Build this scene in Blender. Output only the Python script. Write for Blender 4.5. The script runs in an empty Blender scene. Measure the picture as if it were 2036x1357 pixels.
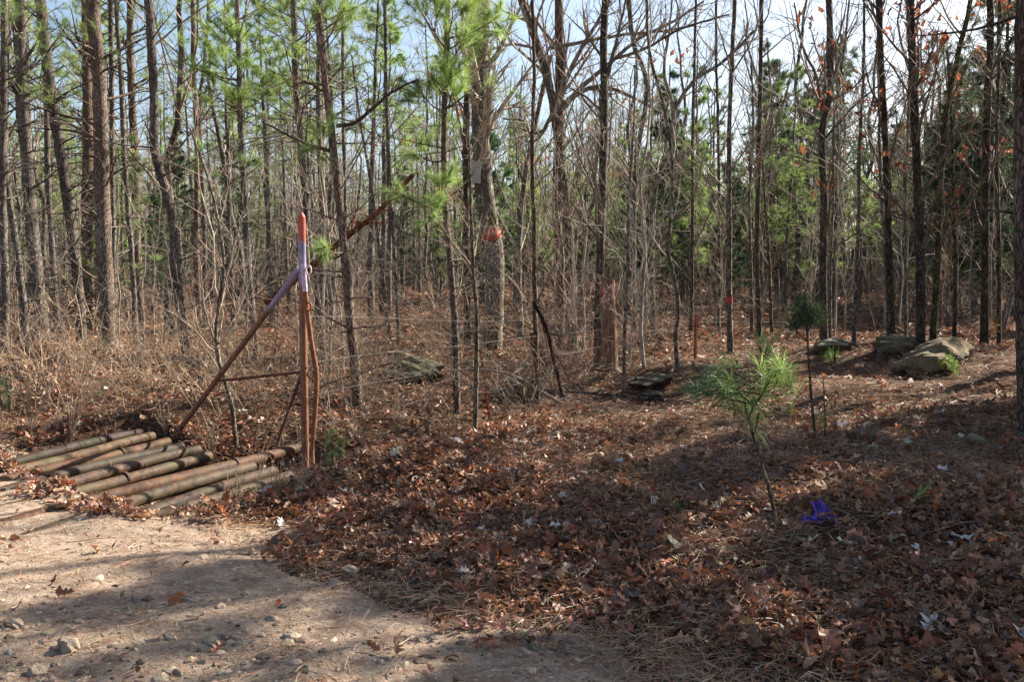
import bpy, math, random
import numpy as np
rng = np.random.default_rng(11)
random.seed(11)
S = bpy.context.scene
COL = S.collection
PI = math.pi
R_ = math.radians

# ------------------------------------------------------------------ camera
F = 1810.0; CX, CY = 1018.0, 678.5
CAMZ = 1.6; HOR = 560.0
PITCH = math.atan((CY - HOR) / F)
cam = bpy.data.cameras.new('camera'); cam.lens = 32.0; cam.sensor_width = 36.0
cam.clip_start = 0.05; cam.clip_end = 3000
camo = bpy.data.objects.new('camera', cam); COL.objects.link(camo)
camo.location = (0, 0, CAMZ); camo.rotation_euler = (PI/2 - PITCH, 0, 0)
S.camera = camo
_c, _s = math.cos(PITCH), math.sin(PITCH)
def ray(px, py):
    a = (px - CX)/F; b = -(py - CY)/F
    return np.array([a, _c + b*_s, -_s + b*_c])
def at(px, py, Y):
    d = ray(px, py); return np.array([0, 0, CAMZ]) + d*(Y/d[1])

# ------------------------------------------------------------------ terrain
_w = [(rng.uniform(0, 2*PI), rng.uniform(0, 2*PI)) for _ in range(24)]
def snoise(x, y, f0=1.0, o=0, n=6):
    r = 0
    for i in range(n):
        a, p = _w[(i+o) % 24]; f = f0*(1.0+0.37*i)
        r = r + np.sin(x*math.cos(a)*f + y*math.sin(a)*f + p + 1.3*np.sin(y*f*.31+p))/n**.5
    return r
def sstep(a, b, x):
    t = np.clip((x-a)/(b-a), 0, 1); return t*t*(3-2*t)
EA = np.array([-4.0, 9.78]); ED = np.array([.717, -.697]); EN = np.array([.697, .717])
def seg_dist(x, y, pts):
    best = np.full(np.shape(x), 1e9)
    for (ax, ay), (bx, by) in zip(pts[:-1], pts[1:]):
        dx, dy = bx-ax, by-ay
        t = np.clip(((x-ax)*dx+(y-ay)*dy)/(dx*dx+dy*dy), 0, 1)
        best = np.minimum(best, np.hypot(x-ax-t*dx, y-ay-t*dy))
    return best
RE = [(-30, 22), (-9, 12.2), (-4.9, 9.2), (-3.6, 8.0), (-2.0, 6.25), (-.95, 5.1), (-.05, 4.35), (.75, 3.75), (1.6, 3.2), (4, 2.2), (12, -1)]
def road_side(x, y):           # >0 on the road, metres from its edge
    best = np.full(np.shape(x), 1e9); sg = np.zeros(np.shape(x))
    for (ax, ay), (bx, by) in zip(RE[:-1], RE[1:]):
        dx, dy = bx-ax, by-ay; L = math.hypot(dx, dy)
        t = np.clip(((x-ax)*dx+(y-ay)*dy)/(L*L), 0, 1)
        d = np.hypot(x-ax-t*dx, y-ay-t*dy)
        s = ((x-ax)*dy-(y-ay)*dx)/L
        m = d < best; best = np.where(m, d, best); sg = np.where(m, np.sign(s), sg)
    return best*sg
DITCH = [(-2.6, 9.2), (-1.35, 8.6), (-.75, 10.2), (.1, 12.2), (1.2, 15.2)]
def H(x, y):
    x = np.asarray(x, float); y = np.asarray(y, float)
    s = (x-EA[0])*EN[0]+(y-EA[1])*EN[1]; t = (x-EA[0])*ED[0]+(y-EA[1])*ED[1]
    rs = road_side(x, y)
    off = 1 - sstep(-.1, .9, rs)
    z = off*((0.05+.05*sstep(8, 12, y))*snoise(x, y, .8) + .028*snoise(x, y, 3.1, 5)) + .006*snoise(x, y, 6, 9) + .012*snoise(x, y, 1.3, 3)*(1-off)
    # cattle guard pit
    m = sstep(-1.62, -1.05, s)*(1-sstep(.05, .3, s))*sstep(-.6, -.1, t)*(1-sstep(3.0, 3.9, t))
    z = z*(1-m) - .45*m
    fill = sstep(-4.0, -3.0, s)*(1-sstep(-1.6, -1.1, s))*sstep(-.6, 0, t)*(1-sstep(3.3, 3.9, t))
    z = z + (-.022+.010*snoise(x, y, 4.2, 2))*fill
    z = z+.07*np.exp(-((t-3.9)/.45)**2-((s+.6)/.9)**2)
    d = seg_dist(x, y, DITCH)
    z = z - .58*np.exp(-(d/.8)**2)*(1-sstep(13, 16, y))
    # bank between ditch and camera
    d2 = seg_dist(x, y, [(-.7, 7.4), (.3, 9.7), (1.6, 12.5), (3.2, 16)])
    z = z + .26*np.exp(-(d2/.9)**2) + .34*sstep(8, 14.5, y)*sstep(.8, 4, x)
    # shoulder that the cloth lies on
    z = z + .16*sstep(4.6, 5.7, y - .25*np.clip(x-1, 0, 2)+.1*snoise(x, y, 1.7, 8))*sstep(1.0, 2.2, x)*(1-sstep(9, 14, y))
    z = z + .22*np.exp(-((x-6.8)**2/6+(y-15.5)**2/10))
    # woods floor rises gently away to the left and centre
    z = z + off*sstep(20, 60, y)*(1.05 - .75*sstep(2, 14, x*30/np.maximum(y, 30)))
    z = z + off*sstep(11, 22, y)*.12*(1-sstep(-3, 3, x))
    z = z + 6*sstep(90, 300, np.hypot(x, y))
    return z
def gnd(px, py):
    d = ray(px, py); o = np.array([0, 0, CAMZ])
    ts = np.concatenate([np.arange(2, 40, .02), np.arange(40, 200, .2)])
    P = o[None]+d[None]*ts[:, None]
    below = P[:, 2] < H(P[:, 0], P[:, 1])
    i = int(np.argmax(below)) if below.any() else len(ts)-1
    return P[i]

# ------------------------------------------------------------------ mesh builder
class MB:
    def __init__(s): s.v = []; s.f = []; s.c = []; s.n = 0
    def add(s, V, Fc, col=(1, 1, 1), mat=0, smooth=True):
        V = np.asarray(V, np.float32).reshape(-1, 3); Fc = np.asarray(Fc, np.int32)
        c = np.asarray(col, np.float32)
        if c.ndim == 1: c = np.broadcast_to(c, (len(V), 3))
        s.v.append(V); s.c.append(c); s.f.append((Fc+s.n, mat, smooth)); s.n += len(V)
    def build(s, name, mats, parent=None, origin=None):
        if not isinstance(mats, (list, tuple)): mats = [mats]
        V = np.concatenate(s.v)
        if origin is not None: V = V-np.asarray(origin, np.float32)[None]
        C = np.concatenate(s.c)
        loops = np.concatenate([f.ravel() for f, _, _ in s.f])
        tot = np.concatenate([np.full(len(f), f.shape[1], np.int32) for f, _, _ in s.f])
        mi = np.concatenate([np.full(len(f), m, np.int32) for f, m, _ in s.f])
        sm = np.concatenate([np.full(len(f), q, bool) for f, _, q in s.f])
        st = np.concatenate([[0], np.cumsum(tot)[:-1]]).astype(np.int32)
        me = bpy.data.meshes.new(name)
        me.vertices.add(len(V)); me.vertices.foreach_set('co', V.ravel())
        me.loops.add(len(loops)); me.loops.foreach_set('vertex_index', loops.astype(np.int32))
        me.polygons.add(len(tot)); me.polygons.foreach_set('loop_start', st)
        me.polygons.foreach_set('loop_total', tot)
        me.polygons.foreach_set('material_index', mi); me.polygons.foreach_set('use_smooth', sm)
        a = me.attributes.new('col', 'FLOAT_COLOR', 'POINT')
        a.data.foreach_set('color', np.concatenate([C, np.ones((len(C), 1), np.float32)], 1).astype(np.float32).ravel())
        for m in mats: me.materials.append(m)
        me.update(calc_edges=True); me.validate()
        o = bpy.data.objects.new(name, me); COL.objects.link(o)
        if parent is not None: o.parent = parent
        elif origin is not None: o.location = origin
        return o
def unit(v): return v/np.maximum(np.linalg.norm(v, axis=-1, keepdims=True), 1e-9)
def tubes(mb, P, Rr, s, col=(1, 1, 1), mat=0, cap=False, rough=0.0, smooth=True):
    P = np.asarray(P, float); Rr = np.asarray(Rr, float)
    if P.ndim == 2: P = P[None]; Rr = Rr[None]
    N, k = P.shape[:2]
    T = unit(np.gradient(P, axis=1))
    m = unit(P[:, -1]-P[:, 0])
    ref = np.where(np.abs(m[:, 2:3]) > .8, np.array([[0, 1., 0]]), np.array([[0, 0, 1.]]))
    U = unit(np.cross(T, ref[:, None, :])); W = np.cross(T, U)
    a = np.arange(s)*2*PI/s
    rr = Rr[:, :, None]*np.ones((1, 1, s))
    if rough: rr = rr*(1+rough*rng.standard_normal((N, k, s)))
    V = P[:, :, None]+rr[..., None]*(np.cos(a)[None, None, :, None]*U[:, :, None]+np.sin(a)[None, None, :, None]*W[:, :, None])
    i = np.arange(k-1)[:, None]*s; j = np.arange(s)[None]
    q = np.stack([i+j, i+(j+1) % s, i+s+(j+1) % s, i+s+j], -1).reshape(-1, 4)
    q = (q[None]+(np.arange(N)*k*s)[:, None, None]).reshape(-1, 4)
    c = np.asarray(col, np.float32)
    if c.ndim == 2 and len(c) == N and N > 1 or (c.ndim == 2 and N == 1 and len(c) == 1): c = np.repeat(c, k*s, 0)
    elif c.ndim == 2 and len(c) == k: c = np.tile(np.repeat(c, s, 0), (N, 1))
    mb.add(V.reshape(-1, 3), q, c, mat, smooth)
    if cap:
        for n in range(N):
            for e in (0, k-1):
                ring = V[n, e]; cc = ring.mean(0)
                VV = np.concatenate([ring, cc[None]]); jj = np.arange(s)
                ff = np.stack([jj, (jj+1) % s, np.full(s, s)], -1)
                if e == 0: ff = ff[:, ::-1]
                c2 = c if c.ndim == 1 else c[(0 if e == 0 else -1)]
                mb.add(VV, ff, c2, mat, False)
def interp(P, Rr, t):
    k = P.shape[1]; x = t*(k-1); i = np.clip(x.astype(int), 0, k-2); f = (x-i)[:, None]
    n = np.arange(len(P))
    return P[n, i]*(1-f)+P[n, i+1]*f, Rr[n, i]*(1-f[:, 0])+Rr[n, i+1]*f[:, 0], unit(P[n, i+1]-P[n, i])
def grow(P, Rr, n, t0=.2, t1=1., L=.5, Lv=.35, ang=45, angv=12, up=0., wig=.12, k=5, rf=.6, rmin=.002, tipl=.6, absL=None):
    N = len(P); id_ = np.repeat(np.arange(N), n)
    t = rng.uniform(t0, t1, N*n)
    b, r, T = interp(P[id_], Rr[id_], t)
    pl = np.linalg.norm(np.diff(P, axis=1), axis=2).sum(1)[id_]
    ln = (pl*L if absL is None else np.full(N*n, absL))*(1-tipl*(t-t0)/(t1-t0+1e-6))*(1+Lv*rng.uniform(-1, 1, N*n))
    pr = unit(np.cross(T, rng.standard_normal((N*n, 3))))
    a = np.radians(ang+angv*rng.standard_normal(N*n))[:, None]
    d = unit(np.cos(a)*T+np.sin(a)*pr+np.array([0, 0, up]))
    pts = [b]; cur = d
    for j in range(k-1):
        pts.append(pts[-1]+cur*(ln/(k-1))[:, None])
        cur = unit(cur+wig*rng.standard_normal((N*n, 3))+np.array([0, 0, up*.25]))
    P2 = np.stack(pts, 1)
    r0 = np.maximum(r*rf*(.75+.4*rng.random(N*n)), rmin)
    R2 = np.maximum(r0[:, None]*np.linspace(1, .25, k)[None], rmin*.7)
    return P2, R2
def needles(mb, B, D, m, ln, wd, col, spread=.8, mat=0, along=.1):
    N = len(B)
    B = np.repeat(B, m, 0); D = np.repeat(D, m, 0)
    col = np.asarray(col, np.float32)
    if col.ndim == 1: col = np.broadcast_to(col, (N, 3))
    C = np.repeat(col, m, 0)*(1+.22*rng.standard_normal((N*m, 1)))
    B = B-D*rng.uniform(0, along, (N*m, 1))
    d = unit(D*1.0+spread*rng.standard_normal((N*m, 3)))
    l = ln*rng.uniform(.6, 1.1, (N*m, 1))
    pr = unit(np.cross(d, rng.standard_normal((N*m, 3))))*wd*.5
    V = np.stack([B-pr, B+pr, B+d*l+np.array([0, 0, -1.])*l*.12], 1).reshape(-1, 3)
    mb.add(V, np.arange(N*m*3).reshape(-1, 3), np.repeat(np.clip(C, .005, 1), 3, 0), mat, False)
def needles_bent(mb, B, D, m, ln, wd, col, spread=.6, mat=0, along=.12):
    N = len(B)*m
    B = np.repeat(B, m, 0); D = np.repeat(D, m, 0)
    C = np.asarray(col, np.float32)[None]*(1+.25*rng.standard_normal((N, 1)))
    B = B-D*rng.uniform(0, along, (N, 1))
    d = unit(D+spread*rng.standard_normal((N, 3)))
    l = ln*rng.uniform(.65, 1.1, (N, 1)); g = np.array([0, 0, -1.])
    pr = unit(np.cross(d, rng.standard_normal((N, 3))))*wd*.5
    M = B+d*l*.55+g*l*.03; T = B+d*l+g*l*.2
    V = np.stack([B-pr, B+pr, M+pr, M-pr, T], 1).reshape(-1, 3)
    o = np.arange(N)[:, None]*5
    mb.add(V, np.concatenate([o+np.array([[0, 1, 2, 3]])]), np.repeat(np.clip(C, .005, 1), 5, 0), mat, False)
    mb.add(np.stack([M-pr, M+pr, T], 1).reshape(-1, 3), np.arange(N*3).reshape(-1, 3), np.repeat(np.clip(C, .005, 1), 3, 0), mat, False)
ST = np.array([0, .16, .3, .42, .56, .72, .86, 1.0])
HW = np.array([.03, .26, .09, .40, .13, .34, .12, .02])
def leaves(mb, B, size, col, tilt=.5, mat=0, lod=0, yaw=None, hang=False):
    N = len(B)
    st, hw = (ST, HW) if lod == 0 else (np.array([0, .4, .55, .8, 1.]), np.array([.04, .34, .16, .28, .03])) if lod == 1 else (np.array([0, .5, 1.]), np.array([.08, .34, .05]))
    k = len(st)
    size = np.broadcast_to(size, (N,))[:, None]
    prof = np.stack([hw]*5) if lod == 2 else np.stack([hw, hw, hw*.8+.04, np.sin(np.pi*st**.8)*.26+.02, np.sin(np.pi*st**1.3)*.17+.015])
    hwj = prof[rng.integers(0, 5, N)]*rng.uniform(.65, 1.25, (N, k))
    curl = rng.uniform(-.2, 1.1, (N, 1)); bend = rng.uniform(-.8, .8, (N, 1)); tw = rng.uniform(-.8, .8, (N, 1))
    x = (st[None]-.5)*size+0*hwj; 
    def vert(sd):
        y = sd*hwj*size*(1-.25*np.abs(curl))
        z = (curl*(abs(sd)*hwj)**1.3 + bend*((st[None]-.5)**2)*.9 + tw*sd*hwj*(st[None]-.5)*1.6)*size + (.06*size*rng.standard_normal((N, k)) if sd else 0)
        xx = x + (abs(sd)*.10*size*(1 if True else 0))
        return np.stack([xx, y, z], -1)
    V = np.stack([vert(-1), vert(0), vert(1)], 2)       # N,k,3,3
    if hang:
        X = unit(np.stack([rng.normal(0, .5, N), rng.normal(0, .5, N), -np.ones(N)], -1))
        Nn = unit(rng.standard_normal((N, 3)))
    else:
        Nn = unit(np.stack([tilt*rng.standard_normal(N), tilt*rng.standard_normal(N), np.ones(N)], -1))
        X = rng.standard_normal((N, 3))
    X = unit(X-Nn*(X*Nn).sum(-1, keepdims=True)); Yv = np.cross(Nn, X)
    if hang: Nn = np.cross(X, Yv)
    W = V[..., 0:1]*X[:, None, None]+V[..., 1:2]*Yv[:, None, None]+V[..., 2:3]*Nn[:, None, None]+B[:, None, None]
    i = np.arange(k-1)[:, None]*3; j = np.arange(2)[None]
    q = np.stack([i+j, i+j+1, i+j+4, i+j+3], -1).reshape(-1, 4)
    q = (q[None]+(np.arange(N)*k*3)[:, None, None]).reshape(-1, 4)
    mb.add(W.reshape(-1, 3), q, np.repeat(col, k*3, 0), mat, False)
def smooth_path(pts, n):
    pts = np.asarray(pts, float); m = len(pts)
    if m == 2: pts = np.stack([pts[0], pts[0]*.5+pts[1]*.5, pts[1]]); m = 3
    d = np.concatenate([[0], np.cumsum(np.linalg.norm(np.diff(pts, axis=0), axis=1))])
    u = np.linspace(0, d[-1], n); out = []
    tg = np.gradient(pts, d, axis=0)
    for x in u:
        i = min(np.searchsorted(d, x, side='right')-1, m-2); h = d[i+1]-d[i]; f = (x-d[i])/h
        out.append((2*f**3-3*f**2+1)*pts[i]+(f**3-2*f**2+f)*h*tg[i]+(-2*f**3+3*f**2)*pts[i+1]+(f**3-f**2)*h*tg[i+1])
    return np.array(out)

# ------------------------------------------------------------------ tags
def tag(o, label, cat, group=None, kind=None):
    if label: o['label'] = label
    if cat: o['category'] = cat
    if group: o['group'] = group
    if kind: o['kind'] = kind
    return o
def thing(name, loc, label, cat, group=None, rz=0):
    o = bpy.data.objects.new(name, None); COL.objects.link(o)
    o.empty_display_size = .1
    o.location = loc; o.rotation_euler = (0, 0, rz)
    return tag(o, label, cat, group)
def copy_tree(o, parent=None):
    c = o.copy(); COL.objects.link(c); c.parent = parent
    for ch in [q for q in ALLCH.get(o.name, [])]:
        copy_tree(ch, c)
    return c
ALLCH = {}
def reg(root, *ch): ALLCH[root.name] = list(ch)

# ------------------------------------------------------------------ materials
def new_mat(name):
    m = bpy.data.materials.new(name); m.use_nodes = True
    nt = m.node_tree; nt.nodes.clear()
    return m, nt, lambda t: nt.nodes.new(t)
def N_(nt, t, **kw):
    n = nt.nodes.new(t)
    for k, v in kw.items():
        if k in n.inputs: n.inputs[k].default_value = v
        else: setattr(n, k, v)
    return n
def ramp(nt, fac, stops):
    r = nt.nodes.new('ShaderNodeValToRGB'); e = r.color_ramp.elements
    while len(e) < len(stops): e.new(.5)
    for i, (p, c) in enumerate(stops):
        e[i].position = p; e[i].color = (c[0], c[1], c[2], 1) if hasattr(c, '__len__') else (c, c, c, 1)
    nt.links.new(fac, r.inputs[0]); return r.outputs[0]
def mixc(nt, a, b, f, mode='MIX'):
    m = nt.nodes.new('ShaderNodeMix'); m.data_type = 'RGBA'; m.blend_type = mode
    for v, s in ((f, m.inputs[0]), (a, m.inputs[6]), (b, m.inputs[7])):
        if isinstance(v, (int, float)): s.default_value = v
        elif isinstance(v, tuple): s.default_value = (*v, 1)
        else: nt.links.new(v, s)
    return m.outputs[2]
def coords(nt, scale, space='Object'):
    tc = nt.nodes.new('ShaderNodeTexCoord'); mp = nt.nodes.new('ShaderNodeMapping')
    mp.inputs['Scale'].default_value = scale
    nt.links.new(tc.outputs[space], mp.inputs[0]); return mp.outputs[0]
def tex(nt, vec, kind='noise', scale=5., detail=4., rough=.6, **kw):
    if kind == 'noise':
        n = N_(nt, 'ShaderNodeTexNoise', Scale=scale, Detail=detail, Roughness=rough); out = n.outputs['Fac']
    else:
        n = N_(nt, 'ShaderNodeTexVoronoi', Scale=scale); n.feature = kw.get('feature', 'F1')
        out = n.outputs['Distance']
    nt.links.new(vec, n.inputs['Vector']); return out
def finish(nt, colr, rough=.85, bump=None, bs=.4, bd=.02, spec=.25, rout=None):
    p = N_(nt, 'ShaderNodeBsdfPrincipled', Roughness=rough)
    p.inputs['Specular IOR Level'].default_value = spec
    nt.links.new(colr, p.inputs['Base Color'])
    if rout is not None: nt.links.new(rout, p.inputs['Roughness'])
    if bump is not None:
        b = N_(nt, 'ShaderNodeBump', Strength=bs, Distance=bd)
        nt.links.new(bump, b.inputs['Height']); nt.links.new(b.outputs[0], p.inputs['Normal'])
    o = nt.nodes.new('ShaderNodeOutputMaterial'); nt.links.new(p.outputs[0], o.inputs[0])
def attr(nt, name='col'):
    a = nt.nodes.new('ShaderNodeAttribute'); a.attribute_name = name; return a.outputs['Color']
def math_(nt, op, a, b):
    m = nt.nodes.new('ShaderNodeMath'); m.operation = op
    for v, s in ((a, m.inputs[0]), (b, m.inputs[1])):
        if isinstance(v, (int, float)): s.default_value = v
        else: nt.links.new(v, s)
    return m.outputs[0]
M = {}
def bark(name, dark, mid, pale, sc=(22, 22, 5), lich=None):
    m, nt, n = new_mat(name)
    v = coords(nt, sc)
    nz = tex(nt, v, 'noise', .6, 3)
    vm = nt.nodes.new('ShaderNodeVectorMath'); vm.operation = 'ADD'
    nn = N_(nt, 'ShaderNodeTexNoise', Scale=.8, Detail=2.); nt.links.new(v, nn.inputs['Vector'])
    sc_ = nt.nodes.new('ShaderNodeVectorMath'); sc_.operation = 'SCALE'; sc_.inputs['Scale'].default_value = 2.6
    nn.inputs['Detail'].default_value = 4; nn.inputs['Scale'].default_value = .55
    nt.links.new(nn.outputs['Color'], sc_.inputs[0]); nt.links.new(v, vm.inputs[0]); nt.links.new(sc_.outputs[0], vm.inputs[1])
    vo = tex(nt, vm.outputs[0], 'vor', 1.0, feature='DISTANCE_TO_EDGE')
    cr = ramp(nt, vo, [(0, 0), (.18, 1)])
    fine = tex(nt, v, 'noise', 2.5, 5)
    base = ramp(nt, fine, [(.3, mid), (.7, pale)])
    big = tex(nt, coords(nt, (1.3, 1.3, .5)), 'noise', 1.2, 2)
    base = mixc(nt, base, mixc(nt, base, (.62, .55, .5), 1.0, 'MULTIPLY'), ramp(nt, big, [(.4, 0), (.6, 1)]))
    if lich:
        l = tex(nt, coords(nt, (5, 5, 2.2)), 'noise', 1.6, 4, .7)
        base = mixc(nt, base, lich, ramp(nt, l, [(.55, 0), (.62, .85)]))
    c = mixc(nt, dark, base, cr) if False else mixc(nt, dark, base, cr)
    c = mixc(nt, c, attr(nt), 1.0, 'MULTIPLY')
    h = math_(nt, 'ADD', math_(nt, 'MULTIPLY', cr, .7), math_(nt, 'MULTIPLY', fine, .6))
    finish(nt, c, .9, h, .8, .02, .15)
    return m
M['pine'] = bark('pine_bark', (.035, .029, .026), (.13, .108, .094), (.31, .28, .25), (30, 30, 8))
M['hard'] = bark('hardwood_bark', (.025, .022, .019), (.105, .092, .078), (.29, .265, .23), (30, 30, 8), (.36, .37, .31))
M['dead'] = bark('dead_wood_bark', (.05, .03, .02), (.16, .08, .05), (.26, .16, .11), (26, 26, 4))
def twig(name, a, b):
    m, nt, n = new_mat(name)
    f = tex(nt, coords(nt, (3, 3, 3)), 'noise', 2, 3)
    c = ramp(nt, f, [(.35, a), (.65, b)])
    finish(nt, mixc(nt, c, attr(nt), 1.0, 'MULTIPLY'), .8, None, spec=.25); return m
M['twig'] = twig('twig_bark', (.15, .12, .095), (.36, .315, .265))
M['dtwig'] = twig('dry_twig', (.12, .095, .075), (.30, .25, .20))
def foliage(name, tr=.35, gl=.08, rough=.45):
    m, nt, n = new_mat(name)
    c = attr(nt)
    d = n('ShaderNodeBsdfDiffuse'); t = n('ShaderNodeBsdfTranslucent'); g = N_(nt, 'ShaderNodeBsdfGlossy', Roughness=rough)
    nt.links.new(c, d.inputs[0]); nt.links.new(c, t.inputs[0])
    a = N_(nt, 'ShaderNodeMixShader'); a.inputs[0].default_value = tr
    nt.links.new(d.outputs[0], a.inputs[1]); nt.links.new(t.outputs[0], a.inputs[2])
    b = N_(nt, 'ShaderNodeMixShader'); b.inputs[0].default_value = gl
    nt.links.new(a.outputs[0], b.inputs[1]); nt.links.new(g.outputs[0], b.inputs[2])
    o = n('ShaderNodeOutputMaterial'); nt.links.new(b.outputs[0], o.inputs[0]); return m
M['needle'] = foliage('pine_needles', .48, .045, .5)
M['leaf'] = foliage('dry_leaves', .18, .05, .5)
M['hleaf'] = foliage('hanging_leaves', .45, .04, .5)
# ground
m, nt, n = new_mat('forest_floor')
v = coords(nt, (1, 1, 1))
a = tex(nt, v, 'noise', 26, 6, .75); b = tex(nt, v, 'noise', 1.2, 3); cvo = tex(nt, v, 'vor', 30)
c = ramp(nt, a, [(.3, (.03, .019, .013)), (.5, (.085, .05, .034)), (.72, (.18, .115, .08))])
c = mixc(nt, c, (.13, .06, .033), ramp(nt, b, [(.45, 0), (.62, .55)]))
h = math_(nt, 'ADD', a, math_(nt, 'MULTIPLY', cvo, .6))
finish(nt, c, .95, h, 1, .05, .1); M['floor'] = m
m, nt, n = new_mat('gravel_road'); DUMMY = 0
v = coords(nt, (1, 1, 1))
a = tex(nt, v, 'noise', 60, 6, .75); b = tex(nt, v, 'noise', 1.6, 4); vo = tex(nt, v, 'vor', 70); vo2 = tex(nt, v, 'vor', 28)
c = ramp(nt, a, [(.25, (.15, .105, .075)), (.5, (.31, .235, .175)), (.75, (.50, .42, .34))])
c = mixc(nt, c, (.37, .285, .215), ramp(nt, b, [(.42, 0), (.6, .6)]))
st = tex(nt, v, 'noise', 9, 6, .75)
c = mixc(nt, c, (.17, .105, .07), ramp(nt, st, [(.46, 0), (.62, .75)]))
h = math_(nt, 'ADD', a, math_(nt, 'ADD', math_(nt, 'MULTIPLY', b, 2.), math_(nt, 'MULTIPLY', st, 1.5)))
finish(nt, c, .95, h, .9, .02, .1); M['road'] = m
def rockmat(name, a_, b_, moss=None):
    m, nt, n = new_mat(name)
    v = coords(nt, (1, 1, 1))
    a = tex(nt, v, 'noise', 9, 7, .7); l = tex(nt, v, 'noise', 3.2, 5, .7)
    c = ramp(nt, a, [(.3, a_), (.7, b_)])
    c = mixc(nt, c, moss or (.1, .1, .09), ramp(nt, l, [(.5, 0), (.6, .7)]))
    sp_ = tex(nt, v, 'noise', 26, 4, .7); c = mixc(nt, c, (.42, .43, .38), ramp(nt, sp_, [(.60, 0), (.65, .7)]))
    c = mixc(nt, c, (.04, .036, .03), ramp(nt, tex(nt, v, 'noise', 7, 8, .85), [(.36, .9), (.44, 0)]))
    c = mixc(nt, c, attr(nt), 1.0, 'MULTIPLY')
    finish(nt, c, .9, a, 1., .06, .1); return m
M['boulder'] = rockmat('boulder_stone', (.16, .13, .095), (.30, .26, .20), (.12, .13, .085))
M['stone'] = rockmat('gravel_stone', (.24, .19, .145), (.50, .42, .34), (.33, .25, .19))
def rust(name, cols, moss=None, bsc=.5):
    m, nt, n = new_mat(name)
    v = coords(nt, (1, 1, 1))
    a = tex(nt, v, 'noise', 14, 7, .75); b = tex(nt, v, 'noise', 3.5, 4, .6); l = tex(nt, v, 'noise', 60, 5, .8)
    c = ramp(nt, a, cols)
    if moss: c = mixc(nt, c, moss, ramp(nt, b, [(.46, 0), (.6, .85)]))
    if moss: c = mixc(nt, c, (.36, .34, .28), ramp(nt, l, [(.62, 0), (.72, .7)]))
    c = mixc(nt, c, attr(nt), 1.0, 'MULTIPLY')
    finish(nt, c, .72, a, bsc, .01, .3); return m
M['rustpipe'] = rust('rusty_pipe', [(.32, (.018, .013, .011)), (.48, (.08, .045, .03)), (.6, (.19, .095, .052)), (.72, (.26, .2, .14))], (.095, .078, .036))
M['rust'] = rust('rust_steel', [(.28, (.09, .035, .018)), (.5, (.24, .10, .045)), (.72, (.38, .20, .11))])
M['darkrust'] = rust('dark_rebar', [(.3, (.03, .018, .014)), (.6, (.13, .06, .035))])
m, nt, n = new_mat('chipped_paint')
v = coords(nt, (1, 1, 1)); a = tex(nt, v, 'noise', 34, 6, .8); b = tex(nt, v, 'noise', 5, 4)
c = mixc(nt, attr(nt), mixc(nt, attr(nt), (.68, .66, .66), 1.0, 'MULTIPLY'), ramp(nt, b, [(.42, 0), (.62, 1)]))
c = mixc(nt, c, (.24, .11, .06), ramp(nt, a, [(.525, 0), (.565, .9)]))
finish(nt, c, .6, a, .35, .004, .35); M['paint'] = m
def plain(name, c0, c1, rough=.7, sc=10, bs=.2, metal=0):
    m, nt, n = new_mat(name)
    a = tex(nt, coords(nt, (1, 1, 1)), 'noise', sc, 5, .7)
    finish(nt, mixc(nt, ramp(nt, a, [(.35, c0), (.65, c1)]), attr(nt), 1., 'MULTIPLY'), rough, a, bs, .01, .3); return m
M['wire'] = plain('galvanised_wire', (.28, .26, .25), (.5, .48, .46), .45, 30)
M['cloth'] = plain('purple_cloth', (.06, .028, .24), (.105, .05, .40), .6, 22)
M['tin'] = plain('weathered_tin', (.42, .41, .39), (.62, .61, .58), .5, 14)
M['spray'] = plain('red_tree_paint', (.25, .03, .018), (.50, .055, .03), .6, 40)
m, nt, n = new_mat('cedar_post_wood')
v = coords(nt, (18, 18, 1.6)); a = tex(nt, v, 'noise', 2.2, 6, .7); b = tex(nt, coords(nt, (3, 3, .8)), 'noise', 2, 3)
c = ramp(nt, a, [(.3, (.05, .024, .017)), (.5, (.20, .10, .065)), (.72, (.36, .25, .19))])
c = mixc(nt, c, (.32, .27, .23), ramp(nt, b, [(.5, 0), (.66, .7)]))
finish(nt, c, .85, a, .9, .02, .15); M['cedar'] = m

# ------------------------------------------------------------------ ground and road
def polar_sheet(name, mat, rs, th, lift=0., sel=None):
    Rg, Tg = np.meshgrid(rs, th, indexing='ij')
    X = Rg*np.sin(Tg); Y = Rg*np.cos(Tg); Z = H(X, Y)+lift
    V = np.stack([X, Y, Z], -1).reshape(-1, 3); nt_ = len(th)
    i = np.arange(len(rs)-1)[:, None]*nt_; j = np.arange(nt_-1)[None]
    q = np.stack([i+j, i+nt_+j, i+nt_+j+1, i+j+1], -1).reshape(-1, 4)
    if sel is not None:
        cx = V[q].mean(1); q = q[sel(cx[:, 0], cx[:, 1])]
        u, inv = np.unique(q, return_inverse=True); V = V[u]; q = inv.reshape(-1, 4)
    mb = MB(); mb.add(V, q[:, ::-1])
    return mb.build(name, mat)
th = np.concatenate([np.linspace(-PI, -.62, 60)[:-1], np.linspace(-.62, .62, 420), np.linspace(.62, PI, 60)[1:]])
rs = np.concatenate([[.02], np.geomspace(.6, 30, 330), np.geomspace(31, 900, 90)])
tag(polar_sheet('ground', M['floor'], rs, th), 'brown forest floor under the leaf litter', 'ground', kind='structure')
g = bpy.data.objects['ground']
def rsel(x, y): return (road_side(x, y)+.22*snoise(x, y, 2.6, 4) > .05) & (np.hypot(x, y) < 60)
rd = polar_sheet('road', M['road'], np.concatenate([[.02], np.geomspace(.6, 14, 420), np.geomspace(14.2, 60, 50)]), th, .004, rsel)
tag(rd, 'pale gravel track crossing the cattle guard', 'road', kind='structure')

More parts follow.
